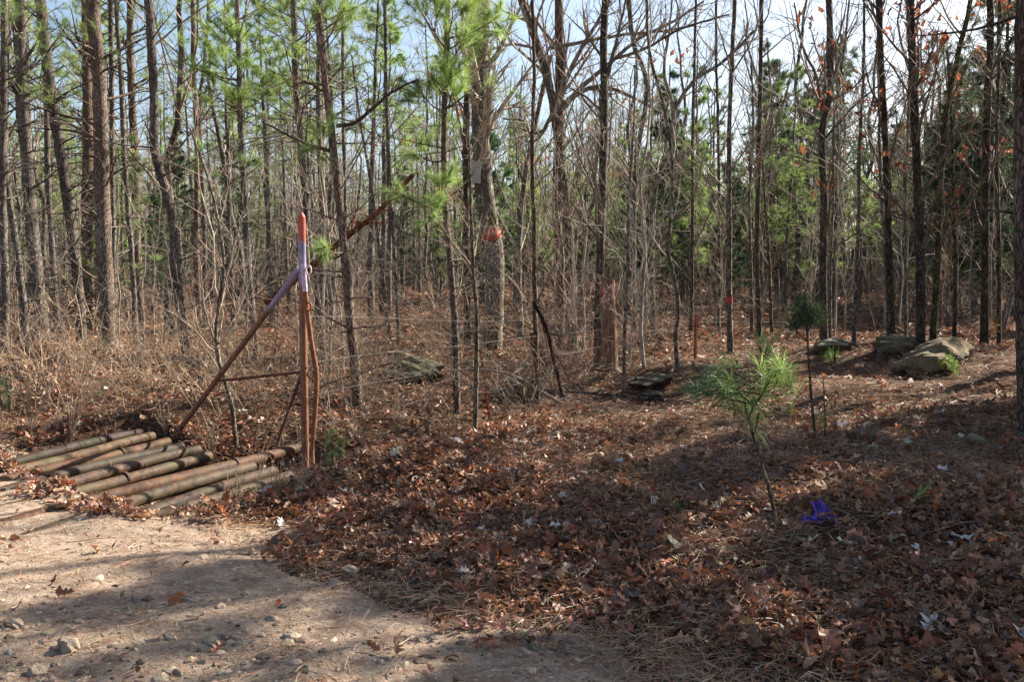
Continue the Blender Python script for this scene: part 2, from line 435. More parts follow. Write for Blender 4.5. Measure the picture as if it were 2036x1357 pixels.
# ------------------------------------------------------------------ litter (nobody could count it)
LC = np.array([(.23, .115, .075), (.32, .17, .11), (.17, .085, .06), (.38, .24, .165), (.28, .12, .06), (.21, .15, .115), (.42, .31, .24), (.30, .09, .035), (.62, .56, .49)])
LP = np.array([.24, .19, .21, .08, .12, .09, .025, .04, .005])
def lcol(n): 
    c = LC[rng.choice(len(LC), n, p=LP)]
    return c*np.array([.74, .65, .53])*rng.uniform(.5, 1.75, (n, 1))*(1+.06*rng.standard_normal((n, 3)))
def scatter(n, y0, y1, marg=1.15, pw=1.6):
    u = rng.random(n); y = (y0**pw+(y1**pw-y0**pw)*u)**(1/pw)
    x = rng.uniform(-1, 1, n)*y*.5625*marg + 0
    return x, y
def inpit(x, y):
    s = (x-EA[0])*EN[0]+(y-EA[1])*EN[1]; t = (x-EA[0])*ED[0]+(y-EA[1])*ED[1]
    return (s > -3.5) & (s < .15) & (t > -.5) & (t < 3.75)
def put_leaves(mb, n, y0, y1, size, lod, tilt):
    x, y = scatter(n, y0, y1)
    rs_ = road_side(x, y)
    dens = np.clip(1-sstep(-.35, .25, rs_+.25*snoise(x, y, 2.2, 2))*.994, 0, 1)
    patch = .55+.45*sstep(-.9, .5, snoise(x, y, 1.5, 7))
    bank = sstep(5.6, 7, y)*sstep(-.8, .6, x-(y-6)*.06)*(1-sstep(14, 17, y)); patch = patch*(1-.80*bank)
    soil = np.exp(-((x-1.9)/1.0)**2-((y-5.2)/.55)**2); patch = patch*(1-.8*soil)
    ip = inpit(x, y); s_ = (x-EA[0])*EN[0]+(y-EA[1])*EN[1]; keep = (rng.random(n) < np.where(ip & (s_ > -1.65+.35*snoise(x, y, 3.7, 2)), .36, dens*patch))
    x, y = x[keep], y[keep]; k = len(x)
    z = H(x, y)+.012+np.abs(rng.normal(0, .028, k))+.02*sstep(0, 1, snoise(x, y, 4, 11))
    sz = size*rng.uniform(.35, 1.25, k)
    leaves(mb, np.stack([x, y, z], -1), sz, lcol(k), tilt, 0, lod)
mb = MB()
put_leaves(mb, 52000, 2.6, 10, .100, 0, .85)
put_leaves(mb, 80000, 2.6, 9.5, .038, 2, .9)
put_leaves(mb, 42000, 10, 22, .105, 1, .6)
put_leaves(mb, 36000, 22, 62, .20, 2, .6)
# big pale star-shaped leaves lying on top
x, y = scatter(170, 3, 14); k = road_side(x, y) < -.1; x, y = x[k], y[k]
leaves(mb, np.stack([x, y, H(x, y)+.05], -1), .12*rng.uniform(.7, 1.1, len(x)), np.array([(.62, .58, .53)])*rng.uniform(.75, 1.1, (len(x), 1)), .5, 0, 0)
tag(mb.build('leaf_litter', M['leaf']), 'dry brown oak leaves covering the forest floor', 'leaf litter', kind='stuff')
mb = MB()
def straw(n, y0, y1, ln, wd):
    x, y = scatter(n, y0, y1, 1.12)
    rs_ = road_side(x, y)
    pt = sstep(-.5, .8, snoise(x, y, 1.1, 13))
    keep = rng.random(n) < np.where(rs_ > .3, .10+.22*sstep(.2, 1.2, snoise(x, y, 3.3, 1)), .45+.55*pt)
    keep &= ~(inpit(x, y) & (rng.random(n) < .45))
    x, y = x[keep], y[keep]; k = len(x)
    B = np.stack([x, y, H(x, y)+.008+np.abs(rng.normal(0, .030, k))*(road_side(x, y) < .2)], -1)
    a = rng.uniform(0, 2*PI, k); d = np.stack([np.cos(a), np.sin(a), rng.normal(0, .14, k)], -1)
    pr = np.stack([-np.sin(a), np.cos(a), rng.normal(0, .5, k)], -1)*wd*.5
    l = ln*rng.uniform(.5, 1.1, (k, 1)); M_ = B+d*l*.5+pr*rng.normal(0, 5, (k, 1)); E = B+d*l
    V = np.stack([B-pr, B+pr, M_+pr, M_-pr, M_+pr, E, M_-pr], 1)[:, [0, 1, 2, 3, 5]]
    c = np.where(rng.random((k, 1)) < .35, np.array([(.31, .23, .14)]), np.array([(.27, .135, .072)]))*rng.uniform(.4, 1.5, (k, 1))*(1+.08*rng.standard_normal((k, 3)))
    o = np.arange(k)[:, None]*5
    n0 = mb.n
    mb.add(V.reshape(-1, 3), o+np.array([[0, 1, 2, 3]]), np.repeat(np.clip(c, .01, 1), 5, 0), 0, False)
    mb.f.append((n0+o+np.array([[3, 2, 4]]), 0, False))
straw(190000, 2.6, 11, .15, .0027)
straw(120000, 10, 30, .2, .006)
straw(30000, 24, 60, .35, .016)
tag(mb.build('pine_straw', M['leaf']), 'orange pine needles scattered over the ground', 'pine straw', kind='stuff')

mb = MB()
n = 2600; x, y = scatter(n, 2.8, 15); k = (road_side(x, y) < .3) | (rng.random(n) < .12); x, y = x[k], y[k]; n = len(x)
a = rng.uniform(0, PI, n); L_ = rng.uniform(.05, .3, n)*(1+1.5*(rng.random(n) > .95)); zz = H(x, y)+.02+rng.uniform(0, .025, n)
P = np.stack([np.stack([x+np.cos(a)*L_*q+.012*rng.standard_normal(n), y+np.sin(a)*L_*q+.012*rng.standard_normal(n), H(x+np.cos(a)*L_*q, y+np.sin(a)*L_*q)+.018+.03*rng.random(n)], -1) for q in (0, .33, .66, 1)], 1)
tubes(mb, P, rng.uniform(.0015, .0045, (n, 1))*np.array([[1, .9, .7, .5]]), 5, np.array([(1, .95, .9)])*rng.uniform(.4, 1.5, (n, 1)))
tag(mb.build('twig_litter', M['dtwig']), 'small broken twigs lying among the leaves', 'twig litter', kind='stuff')

# ------------------------------------------------------------------ stones
import bmesh
def ico(sub):
    bm = bmesh.new(); bmesh.ops.create_icosphere(bm, subdivisions=sub, radius=1)
    V = np.array([v.co[:] for v in bm.verts]); Fc = np.array([[v.index for v in f.verts] for f in bm.faces]); bm.free()
    return V, Fc
I1, I2, I3, I4 = ico(1), ico(2), ico(3), ico(4)
def rockverts(I, seed, cuts=9, rough=.04, dmin=.55, dmax=.9):
    g_ = np.random.default_rng(seed); V = I[0].copy()
    for _ in range(cuts):
        n_ = unit(g_.standard_normal(3)); d = g_.uniform(dmin, dmax)
        ex = np.maximum(V@n_-d, 0); V = V-ex[:, None]*n_[None]
    f = g_.uniform(2, 5, (4, 3)); 
    for q in f: V = V*(1+rough*np.sin(V@q*1.7+q[0])[:, None])
    if len(V) > 600:
        for q in g_.standard_normal((14, 3)): V = V*(1+.011*np.sin(V@(q*7)+q[0]*9)[:, None])
        st_ = V[:, 2]*5.5+.8*np.sin(V[:, 0]*2+V[:, 1]*3); V[:, :2] *= (1+.014*np.tanh(6*np.sin(st_*2)))[:, None]
    return V
mb = MB()      # loose gravel
n = 42000
x, y = scatter(n, 2.6, 10, 1.15, 1.2); rs_ = road_side(x, y)
k = (rs_ > -.25+.3*snoise(x, y, 3, 3)) & (rng.random(n) < .35+.65*sstep(-.3, .8, snoise(x, y, 2, 6)))
x, y = x[k], y[k]; k = len(x)
zone = np.exp(-((x+1.6)/.9)**2-((y-3.9)/.6)**2)+.8*np.exp(-((x-.2)/.5)**2-((y-4)/.4)**2)+.5*np.exp(-((x+.8)/.5)**2-((y-4.9)/.3)**2)+.05
sz = .0035+.0085*rng.random(k)**2+.024*(rng.random(k) < .22*zone)*rng.random(k)
IV = [rockverts(I1, 50+i, 5) for i in range(12)]
for j in range(12):
    mk = np.arange(k) % 12 == j; m_ = mk.sum()
    a = rng.uniform(0, 2*PI, m_); sc = sz[mk][:, None]*rng.uniform(.6, 1.4, (m_, 3))*np.array([1.2, 1.2, .7])
    V = IV[j][None]*sc[:, None]
    ca, sa = np.cos(a)[:, None], np.sin(a)[:, None]
    V = np.stack([V[..., 0]*ca-V[..., 1]*sa, V[..., 0]*sa+V[..., 1]*ca, V[..., 2]], -1)
    V += np.stack([x[mk], y[mk], H(x[mk], y[mk])+.003], -1)[:, None]
    nv = len(IV[j]); Fc = (I1[1][None]+(np.arange(m_)*nv)[:, None, None]).reshape(-1, 3)
    c = np.repeat(rng.uniform(.3, 1.5, (m_, 1))*np.array([(1., .93, .87)])*(1+.05*rng.standard_normal((m_, 3))), nv, 0)
    mb.add(V.reshape(-1, 3), Fc, c, 0, False)
tag(mb.build('gravel', M['stone']), 'small loose gravel strewn over the track', 'gravel', kind='stuff')

def rock(px, py, w, h, depth, label, mat='stone', group=None, seed=1, sink=.25, name='rock', cuts=9, cat='rock', tint=(1, 1, 1), lean=0):
    p = gnd(px, py); Y = p[1]; wm = w*Y/F; hm = h*Y/F
    I = I4 if w > 60 else I3
    V = rockverts(I, seed, cuts, .05 if w > 60 else .03)
    V = V/np.abs(V).max(0)
    V[:, 0] += lean*V[:, 2]
    V = V*np.array([wm/2, depth/2, hm/2/(1-sink)])
    V[:, 2] += hm/2/(1-sink)*(1-2*sink)
    mb = MB(); mb.add(V, I[1], np.array(tint, float), 0, False)
    o = mb.build(name, M[mat]); o.location = (p[0], p[1]+depth*.4, H(p[0], p[1]+depth*.4)-.01)
    tag(o, label, cat, group); return o
RL = [
 (128, 1302, 52, 34, .1, 'rounded tan stone at lower left of the gravel track', 1),
 (382, 1204, 72, 18, .06, 'long flat wedge shaped brown stone on the gravel track', 2),
 (268, 1202, 22, 16, .04, 'small round pale pebble left of the flat wedge stone', 3),
 (483, 1188, 24, 14, .05, 'small pale pebble right of the flat wedge stone', 4),
 (692, 1152, 36, 26, .08, 'chunky grey stone at the leafy edge of the track', 5),
 (660, 1170, 46, 18, .08, 'pale flat stone just in front of the chunky grey one', 6),
 (537, 1240, 32, 15, .06, 'white topped stone in the middle of the track', 7),
 (575, 1276, 36, 18, .08, 'grey stone in tree shade below the white topped one', 8),
 (862, 1236, 30, 12, .06, 'flat greenish grey stone near the leaf edge', 9),
 (20, 1256, 46, 22, .08, 'pale stone cut by the left edge of the photo', 10),
 (722, 1226, 30, 13, .06, 'pinkish flat stone in the shaded part of the track', 11),
 (1062, 1298, 22, 24, .05, 'upright tan stone beside leaves at bottom centre', 12),
 (1086, 1276, 26, 16, .06, 'reddish stone behind the upright tan stone', 13),
 (70, 1348, 50, 24, .08, 'sharp grey stone at the bottom left corner', 14),
 (350, 1350, 34, 20, .07, 'grey block stone at the bottom edge of the track', 15),
 (108, 1330, 20, 18, .05, 'small square stone beside the bottom left corner stone', 16),
 (505, 1284, 28, 12, .06, 'dull brown stone left of the shaded grey stone', 17),
 (270, 1342, 34, 14, .06, 'flat dark stone among gravel at bottom left', 18),
 (745, 1190, 18, 14, .04, 'little light pebble right of the pale flat stone', 19),
 (705, 1268, 20, 10, .04, 'tiny white pebble below the pinkish flat stone', 20),
 (150, 1262, 60, 12, .08, 'thin flat brown slab left of track centre', 21),
 (540, 1350, 38, 12, .06, 'flat grey slab by the bottom edge, near the centre left', 22),
 (1190, 1335, 26, 16, .05, 'angular brown stone among leaves at the bottom edge', 23),
]
for (px, py, w, h, d, lb, sd) in RL: rock(px, py, w, h, d, lb, seed=sd, group='loose stones on the track', name='stone', cat='stone', tint=(1, .97, .92) if sd % 3 else (.7, .66, .62), sink=.3)
BL = [(1665, 701, 92, 28, .6, 'rounded greenish boulder left of the slanted block', 31, (1, 1.05, .95), 0),
 (1800, 708, 100, 40, .7, 'dark upright slab boulder behind the slanted block', 32, (.55, .53, .46), 0),
 (1885, 742, 150, 66, .9, 'large slanted block boulder with pale top face at right', 33, (.8, .74, .64), .5),
 (1785, 736, 26, 26, .3, 'small knob boulder in front of the dark slab', 34, (.9, .8, .65), 0),
 (815, 762, 135, 56, .8, 'mossy grey boulder with lichen beyond the ditch', 61, (.7, .74, .66), -.2),
 (1308, 778, 100, 24, .6, 'low flat boulder on the bank behind the ditch', 73, (.55, .54, .48), .2),
 (1300, 796, 44, 10, .3, 'small pale slab in front of the low flat boulder', 37, (.6, .58, .55), 0),
 (1415, 745, 60, 18, .4, 'half buried grey boulder right of the low flat one', 38, (.9, .9, .85), 0),
 (1030, 800, 70, 46, .5, 'dark squarish boulder in the ditch among saplings', 39, (.6, .55, .5), 0),
 (1950, 890, 40, 22, .25, 'small grey boulder among leaves by the right edge', 40, (1, 1.05, 1.05), 0),
 (1612, 1082, 70, 26, .2, 'grey rubble stone bedded in soil below the cloth', 44, (.5, .46, .38), 0),
 (1155, 1270, 0, 0, 0, None, 0, None, 0),
 (940, 740, 60, 30, .4, 'tan boulder at the foot of the red banded oak', 42, (1.1, .95, .75), 0)]
for (px, py, w, h, d, lb, sd, tn, ln) in BL:
    if lb: rock(px, py, w, h, d, lb, 'boulder', None, sd, .2, 'boulder', 10, 'boulder', tn, ln)

# ------------------------------------------------------------------ cattle guard
root = thing('cattle_guard', (-3, 8, 0), 'row of mossy rusty pipes laid across the track as a cattle guard', 'cattle guard')
O_ = np.array([-3, 8, 0.])
def onz(px, py, z):
    d = ray(px, py); return np.array([0, 0, CAMZ])+d*((z-CAMZ)/d[2])
PP = [((279, 862), (-40, 930)), ((303, 870), (-40, 948)), ((334, 879), (-40, 966)), ((361, 888), (-60, 990)), ((394, 897), (-60, 1006)), ((416, 910), (-60, 1028)),
      ((610, 886), (-40, 1054)), ((502, 928), (20, 1072)), ((545, 941), (90, 1075)), ((577, 949), (200, 1055)), ((618, 966), (400, 1048))]
for i, (a, b) in enumerate(PP):
    A = onz(*a, -.03); B = onz(*b, -.03)
    n_ = 34; P = A+(B-A)*np.linspace(0, 1, n_)[:, None]
    P[:, 2] += .012*np.sin(np.linspace(0, 5, n_)+i*1.7)
    L_ = np.linalg.norm(B-A)
    r = .054 if i == 6 else .049
    cs = np.array([(1, 1, 1)])*np.ones((n_, 1))*(.28+.3*((i*37) % 10)/10)
    tn = [(1., .95, .9), (1.3, 1.3, 1.), (1.7, 1.2, .8), (.9, .9, .8)][i % 4]
    P[:, 2] -= .03*np.linspace(0, 1, n_)**2
    mb = MB(); tubes(mb, P-O_, np.full(n_, r), 18, cs*np.array(tn), cap=False, rough=.012)
    # open end, with wall thickness
    tubes(mb, (P-O_)[:3]+0*P[:3], np.full(3, r*.86), 18, (.12, .1, .09), cap=False)
    pipe = mb.build('pipe', M['rustpipe'], root)
    if i in (2, 4, 6, 8, 3, 5):
        for f in ((.42,) if i % 2 else (.3,)):
            c0 = A+(B-A)*f; dd = unit(B-A)
            m2 = MB(); tubes(m2, np.stack([c0-dd*.012, c0+dd*.012])-O_, np.full(2, r+.004), 18, (.45, .4, .38), cap=True)  # raised ring added to stand in for a ring-like shadow across the pipe
            m2.build('shadow_ring', M['rustpipe'], pipe)
for (a, b) in (((262, 872), (420, 915)),):
    A = onz(*a, -.13); B = onz(*b, -.13)
    P = A+(B-A)*np.linspace(0, 1, 8)[:, None]
    mb = MB(); tubes(mb, P-O_, np.full(8, .07), 4, (.5, .45, .4), cap=True, smooth=False); mb.build('beam', M['rustpipe'], root)
# ------------------------------------------------------------------ brace post
YP = 8.75
def W(px, py, Y=YP): return at(px, py, Y)
pb = W(606, 893); pb[2] = min(pb[2], H(pb[0], pb[1])+.02)
root = thing('brace_post', (pb[0], pb[1], pb[2]), 'tall rusty pipe post with red tip, lavender band and slanted brace', 'gate post')
LAV = (.24, .22, .36); RED = (.46, .075, .05); RST = (1, 1, 1)
A0 = W(606, 905); A1 = W(600, 432)
def pxcol_tube(name, pts, rads, cols, mat, parent, s=16, cap=True):
    mb = MB(); tubes(mb, np.array(pts)-pb, np.array(rads), s, np.array(cols), cap=cap)
    return mb.build(name, mat, parent)
def seg(y0, y1, x0, x1, n=8): return [W(x0+(x1-x0)*t, y0+(y1-y0)*t) for t in np.linspace(0, 1, n)]
rp = .0365
def painted(name, P, r, zones, parent, s=28, seedv=0):
    """zones: (distance in metres from the start, colour) along the tube; the edges are ragged and the paint runs"""
    P = np.array(P); L = np.r_[0, np.cumsum(np.linalg.norm(np.diff(P, axis=0), axis=1))]
    n_ = int(L[-1]/.007); u = np.linspace(0, L[-1], n_); Q = np.stack([np.interp(u, L, P[:, q]) for q in range(3)], -1)
    rr = np.interp(u, L, r) if hasattr(r, '__len__') else np.full(n_, r)
    mb = MB(); tubes(mb, Q-pb, rr, s, (1, 1, 1), cap=True)
    a = np.arange(s)*2*PI/s; g_ = np.random.default_rng(seedv+5)
    rag = .018*np.sin(a*2+seedv)+.012*np.sin(a*5+1)+.016*g_.standard_normal(s)
    rag -= .05*(g_.random(s) > .86)
    C = np.zeros((n_, s, 3)); C[:] = zones[0][1]
    for d_, c_ in zones[1:]:
        mk = (u[:, None]+.006*g_.standard_normal((n_, s))) > d_+rag[None]; C[mk] = c_
    C *= (1+.10*g_.standard_normal((n_, s, 1)))
    mb.c[0] = C.reshape(-1, 3).astype(np.float32)
    return mb.build(name, M['paint'], parent)
RU = (.20, .085, .045)
Pp = seg(930, 432, 607, 599.6, 20)+[W(599.6, 427), W(599.6, 422)]
Lz = lambda y: float(np.linalg.norm(W(600, y)-W(607, 930)))
post = painted('post', Pp, [rp]*20+[.026, .006], [(0, RU), (Lz(566), LAV), (Lz(478), RED)], root)
bt = np.array(W(594, 536)); bb = gnd(345, 862); bb = np.array([bb[0], bb[1], H(bb[0], bb[1])-.05])
def lerp(a, b, t): return a+(b-a)*t
br = painted('brace', [bb, bt], .029, [(0, (.13, .065, .04)), (.80*float(np.linalg.norm(bt-bb)), LAV)], root, 20, 3)
# second bent pipe in front of the post
YB = YP-.1
bp = [at(603, 526, YB), at(605, 560, YB), at(610, 610, YB), at(616, 660, YB), at(623, 705, YB), at(629, 742, YB), at(628, 790, YB), at(624, 850, YB), at(620, 895, YB), at(624, 950, YB), at(630, 1000, YB)]
Pb = smooth_path(bp, 36)
bent = pxcol_tube('bent_pipe', Pb, [.024]*36, [(.75, .68, .62)]*36, M['rust'], root, 12)
pxcol_tube('lavender_sleeve', Pb[:5]+np.array([0, 0, .004]), [.0262]*5, [(.5, .42, .62)]*5, M['paint'], bent, 12)
rb_a = lerp(bb, bt, .365); rb_b = W(600, 740)
def rebar(name, a, b, r=.016):
    n_ = 90; P = a+(b-a)*np.linspace(0, 1, n_)[:, None]
    mb = MB(); tubes(mb, P-pb, r*(1+.28*(np.arange(n_) % 3 == 0)), 8, (1, .9, .85), cap=True, smooth=False)
    return mb.build(name, M['darkrust'], root)
rebar('rail', rb_a, rb_b, .0155)
rebar('strut', W(598, 748), W(551, 884, YP-.05), .016)
def ring(name, px, py, rw, rh, col, mat, par=root):
    c = at(px, py, YB-.02); t = np.linspace(0, 2*PI, 25)
    P = c+np.stack([np.cos(t)*rw*YB/F, .006*np.sin(t), np.sin(t)*rh*YB/F], -1)
    mb = MB(); tubes(mb, P-pb, np.full(25, .0075), 6, col); mb.build(name, mat, par)
ring('ring', 613.5, 537, 5, 9, (.62, .5, .55), M['paint']); ring('ring', 614, 610, 4.5, 8, (.9, .8, .7), M['rust']); ring('ring', 617, 745, 6, 8, (.9, .8, .7), M['rust'])
for yy in (632, 636, 727, 729, 790, 740):
    c = W(606, yy); t = np.linspace(0, 2*PI, 20)
    P = c+np.stack([np.cos(t)*.044, np.sin(t)*.044, .008*np.sin(t*2+yy)], -1)
    mb = MB(); tubes(mb, P-pb, np.full(20, .0028), 4, (.25, .2, .18)); mb.build('wire_wrap', M['wire'], root)

# ------------------------------------------------------------------ fence wires and posts
def strand(pts, label, sag=.03):
    P = np.array([at(*p) for p in pts]); o = P[0].copy(); d_ = np.r_[0, np.cumsum(np.linalg.norm(np.diff(P, axis=0), axis=1))]; u_ = np.linspace(0, d_[-1], 60)
    P = np.stack([np.interp(u_, d_, P[:, i]) for i in range(3)], -1); P[:, 2] += .008*np.sin(np.linspace(0, 23, 60))
    mb = MB(); tubes(mb, P-o, np.full(60, .0016), 5, (.5, .48, .46))
    d = np.cumsum(np.r_[0, np.linalg.norm(np.diff(P, axis=0), axis=1)])
    for q in np.arange(.1, d[-1], .13):
        c = np.array([np.interp(q, d, P[:, i]) for i in range(3)])-o
        for s_ in (1, -1):
            e = np.array([.006*s_, .004, .018]) if s_ > 0 else np.array([.008, .01, -.016])
            tubes(mb, np.stack([c-e, c+e]), np.array([.0016, .0008]), 3, (.9, .85, .8))
    w = mb.build('barbed_wire', M['wire']); w.location = o
    tag(w, label, 'barbed wire', 'barbed wire strands of the fence')
strand([(612, 629, YP), (780, 634, 10.4), (1000, 640, 13.2), (1197, 632, 15.7), (1384, 640, 18.6), (1640, 642, 21)], 'topmost barbed wire strand running right from the brace post')
strand([(618, 722, YP), (700, 710, 9.2), (886, 690, 11.8), (1197, 655, 15.7), (1384, 660, 18.6), (1640, 655, 21)], 'second barbed wire strand from the top')
strand([(620, 788, YP), (700, 770, 9.1), (900, 736, 10.3), (964, 732, 10.6), (1197, 690, 15.7), (1384, 678, 18.6)], 'third barbed wire strand, above the lowest')
strand([(622, 852, YP), (700, 834, 9.1), (920, 776, 10.2), (970, 780, 10.5), (1197, 722, 15.7), (1384, 695, 18.6)], 'lowest barbed wire strand, sagging across the ditch')
def tpost(base, top, label):
    b = gnd(*base); t = at(top[0], top[1], b[1]); o = np.array([b[0], b[1], H(b[0], b[1])])
    mb = MB(); d = t-o; w = .022
    P = np.array([-d*.05, d*.5, d])
    V = []; 
    for (ax, ay) in ((w, .0), (.003, w)):
        q = np.array([[-ax, -ay-.003, 0], [ax, -ay-.003, 0], [ax, ay+.003, 0], [-ax, ay+.003, 0]])
        V = np.concatenate([q+P[0], q+P[2]])
        mb.add(V, [[0, 1, 5, 4], [1, 2, 6, 5], [2, 3, 7, 6], [3, 0, 4, 7], [4, 5, 6, 7]], (1.1, .62, .5), 0, False)
    r_ = thing('fence_post', o, label, 'fence post', 'rusty steel fence posts')
    for q in np.linspace(.15, .95, 14):
        c = d*q+np.array([0, -.024, 0]); tubes(mb, np.stack([c-[0, 0, .006], c+[0, 0, .006]]), np.array([.009, .007]), 4, (1, .6, .5), cap=True)
    mb.build('stake', M['rust'], r_)
tpost((976, 850), (956, 700), 'leaning red rusted steel fence post beyond the ditch')
tpost((1382, 716), (1384, 628), 'short upright rusted steel fence post right of the cedar post')
b = gnd(1212, 744); o = np.array([b[0], b[1], H(b[0], b[1])])
r_ = thing('cedar_post', o, 'thick reddish split cedar fence post, bare of bark, beside a lichened trunk', 'fence post')
t = at(1208, 556, b[1])-o; n_ = 16; tt = np.linspace(-.05, 1, n_)[:, None]
P = t[None]*tt + np.array([.012, 0, 0])*np.sin(tt*5)
mb = MB(); tubes(mb, P, np.interp(tt[:, 0], [0, .1, 1], [.15, .14, .125]), 12, (1, 1, 1), cap=True, rough=.04); mb.build('shaft', M['cedar'], r_)
mb = MB(); c = t*.85+np.array([-.11, -.09, 0]); V = rockverts(I2, 4)*np.array([.03, .015, .07])+c; mb.add(V, I2[1]); mb.build('red_mark', M['spray'], r_)

# ------------------------------------------------------------------ hero trees (traced trunks)
BRN = np.array([(1., .92, .85)]); 
GREENS = {'b': (.27, .38, .11), 'm': (.19, .27, .075), 'd': (.04, .085, .032), 'y': (.28, .38, .10), 'k': (.085, .135, .05)}
HEROPOS = []
def hero(kind, path, w0, w1, label, top=None, green=None, limbs=(), sprays=(), dens=1., cat=None, gcol='m', leaf=0, nm=None, basepx=None, extra=1.18, tint=(1, 1, 1), dead=26, base_lift=0, red=None, bs=5.5, Lb=1.25):
    bx, by = path[0]; g0 = gnd(bx, by) if basepx is None else gnd(*basepx); Y = g0[1]
    o = np.array([g0[0], Y, H(g0[0], Y)])
    HEROPOS.append((g0[0], Y))
    pts = [at(x, y, Y) for x, y in path]
    pts[0] = np.array([pts[0][0], Y, o[2]-.12])
    if path[-1][1] <= 15:          # trunk leaves the frame: carry it on up
        hgt = pts[-1][2]*extra
        d = pts[-1]-pts[-2]; d = d/max(d[2], .3); d = np.array([d[0]*.5, d[1], 1.])
        ext = hgt-pts[-1][2]
        pts += [pts[-1]+d*ext*.5, pts[-1]+d*ext]
    pts = np.array(pts)
    pts[1:, 1] += rng.normal(0, .03*Y/20, len(pts)-1)
    n_ = 46; P = smooth_path(pts, n_); P[2:] += rng.normal(0, .0035*Y/15, (n_-2, 3))
    f = np.linspace(0, 1, n_)
    zt = at(0, path[-1][1], Y)[2]; fr = np.clip((P[:, 2]-P[0, 2])/max(zt-P[0, 2], .1), 0, None)
    r0, r1 = w0/2*Y/F, w1/2*Y/F
    Rr = np.where(fr <= 1, r0+(r1-r0)*fr, np.maximum(r1*(1-(fr-1)/(max(fr.max()-1, .05))*.75), .006))
    Rr = Rr*(1+.28*np.exp(-fr*26)); Rr = Rr*(1+.03*rng.standard_normal(n_))
    name = nm or ('pine_tree' if kind == 'pine' else 'bare_tree')
    cat = cat or ('pine tree' if kind == 'pine' else 'tree')
    root = thing(name, o, label, cat)
    ti = np.array(tint)*np.ones((n_, 1))
    mb = MB(); tubes(mb, P-o, Rr, 10 if w0 > 9 else 7, ti, cap=True, rough=.035)
    trunk = mb.build('trunk', M['pine' if kind == 'pine' else 'hard'], root)
    PT, RT = (P-o)[None], Rr[None]
    cb = MB(); zg = at(0, green, Y)[2]-o[2] if green is not None else 1e9
    Ht = PT[0, -1, 2]
    tm = 1; tw = 0
    px = Y/F*2    # one render pixel
    rmin = max(.0022, px*.11)
    ntube = (M['pine'] if kind == 'pine' else M['hard'])
    for L_ in limbs:                     # traced limbs
        wl = L_[0]; lp = np.array([at(x, y, Y) for x, y in L_[1]])
        off = rng.uniform(-.5, .5)*Y/20
        lp[:, 1] += off*np.linspace(0, 1, len(lp))
        LP_ = smooth_path(lp, 20)-o; LP_[1:] += rng.normal(0, .004*Y/15, (19, 3))
        rr = np.linspace(wl/2*Y/F, wl/5*Y/F, 20)
        tubes(cb, LP_, rr, 7, np.array(tint)*.6*np.ones((20, 1)), 0, rough=.04)
        a, b_ = grow(LP_[None], rr[None], int(9*dens), .2, 1, .42, .4, 45, 14, .12, .14, 6, .6, rmin)
        tubes(cb, a, b_, 4, tint, 0)
        c_, d_ = grow(a, b_, 5, .2, 1, .5, .4, 42, 14, .08, .16, 5, .6, rmin)
        tubes(cb, c_, d_, 3, tint, 0)
        e_, f_ = grow(c_, d_, 2, .2, 1, .5, .4, 42, 14, .05, .16, 4, .7, rmin); tubes(cb, e_, f_, 3, tint, 0)
    if kind == 'pine':
        tz = lambda z: float(np.interp(z, PT[0, :, 2], np.linspace(0, 1, n_)))
        lo = .06
        if dead:
            a, b_ = grow(PT, RT, int(dead*dens), lo, min(tz(min(zg+.6, Ht)), .97), .1, .5, 78, 14, .0, .1, 6, .22, rmin, 0., absL=.9*Lb)
            tubes(cb, a, b_, 4, tint, 0)
            c_, d_ = grow(a, b_, 4, .3, 1, .4, .5, 45, 14, -.05, .15, 4, .7, rmin*.9); tubes(cb, c_, d_, 3, tint, 0)
        if green is not None:
            t0 = tz(zg)
            nb = int(max(6, (Ht-zg)*bs*dens))
            a, b_ = grow(PT, RT, nb, t0, .99, .1, .3, 66, 10, .15, .07, 7, .3, rmin*1.2, .75, absL=Lb*1.3)
            tubes(cb, a, b_, 4, tint, 0)
            c_, d_ = grow(a, b_, 5, .35, 1, .38, .3, 42, 12, .12, .1, 4, .7, rmin)
            tubes(cb, c_, d_, 3, tint, 0)
            tips = np.concatenate([c_[:, -1], a[:, -1]]); td = unit(np.concatenate([c_[:, -1]-c_[:, -2], a[:, -1]-a[:, -2]]))
            g_ = np.array(GREENS[gcol])*rng.uniform(.65, 1.35, (len(tips), 1))
            yel = rng.random(len(tips)) < .06; g_[yel] = (.20, .13, .05)
            needles(cb, tips, td, 30, .18, max(.004, px*.26), g_, .75, 1, .14)
        else: pass
    else:
        n1 = int(15*dens); h0 = .22
        a, b_ = grow(PT, RT, n1, h0, .98, .3, .35, 48, 12, .22, .1, 8, .42, rmin*1.3, .55)
        tubes(cb, a, b_, 5, tint, 0)
        c_, d_ = grow(a, b_, 6, .2, 1, .45, .4, 42, 14, .1, .13, 6, .6, rmin)
        tubes(cb, c_, d_, 3, tint, 0)
        e_, f_ = grow(c_, d_, 4, .15, 1, .5, .4, 40, 14, .05, .16, 4, .7, rmin*.9); tubes(cb, e_, f_, 3, tint, 0)
        if leaf:
            cand = np.concatenate([e_[:, -1], c_[:, -1]]); 
            ctr = cand[rng.integers(0, len(cand), max(leaf//20, 1))]
            B = np.repeat(ctr, 7, 0)+rng.normal(0, .10, (len(ctr)*7, 3))
            cc = np.array([(.24, .075, .035)])*rng.uniform(.5, 1.4, (len(B), 1))
            leaves(cb, B, .13*rng.uniform(.7, 1.2, len(B)), cc, .5, 1, 1, hang=True)
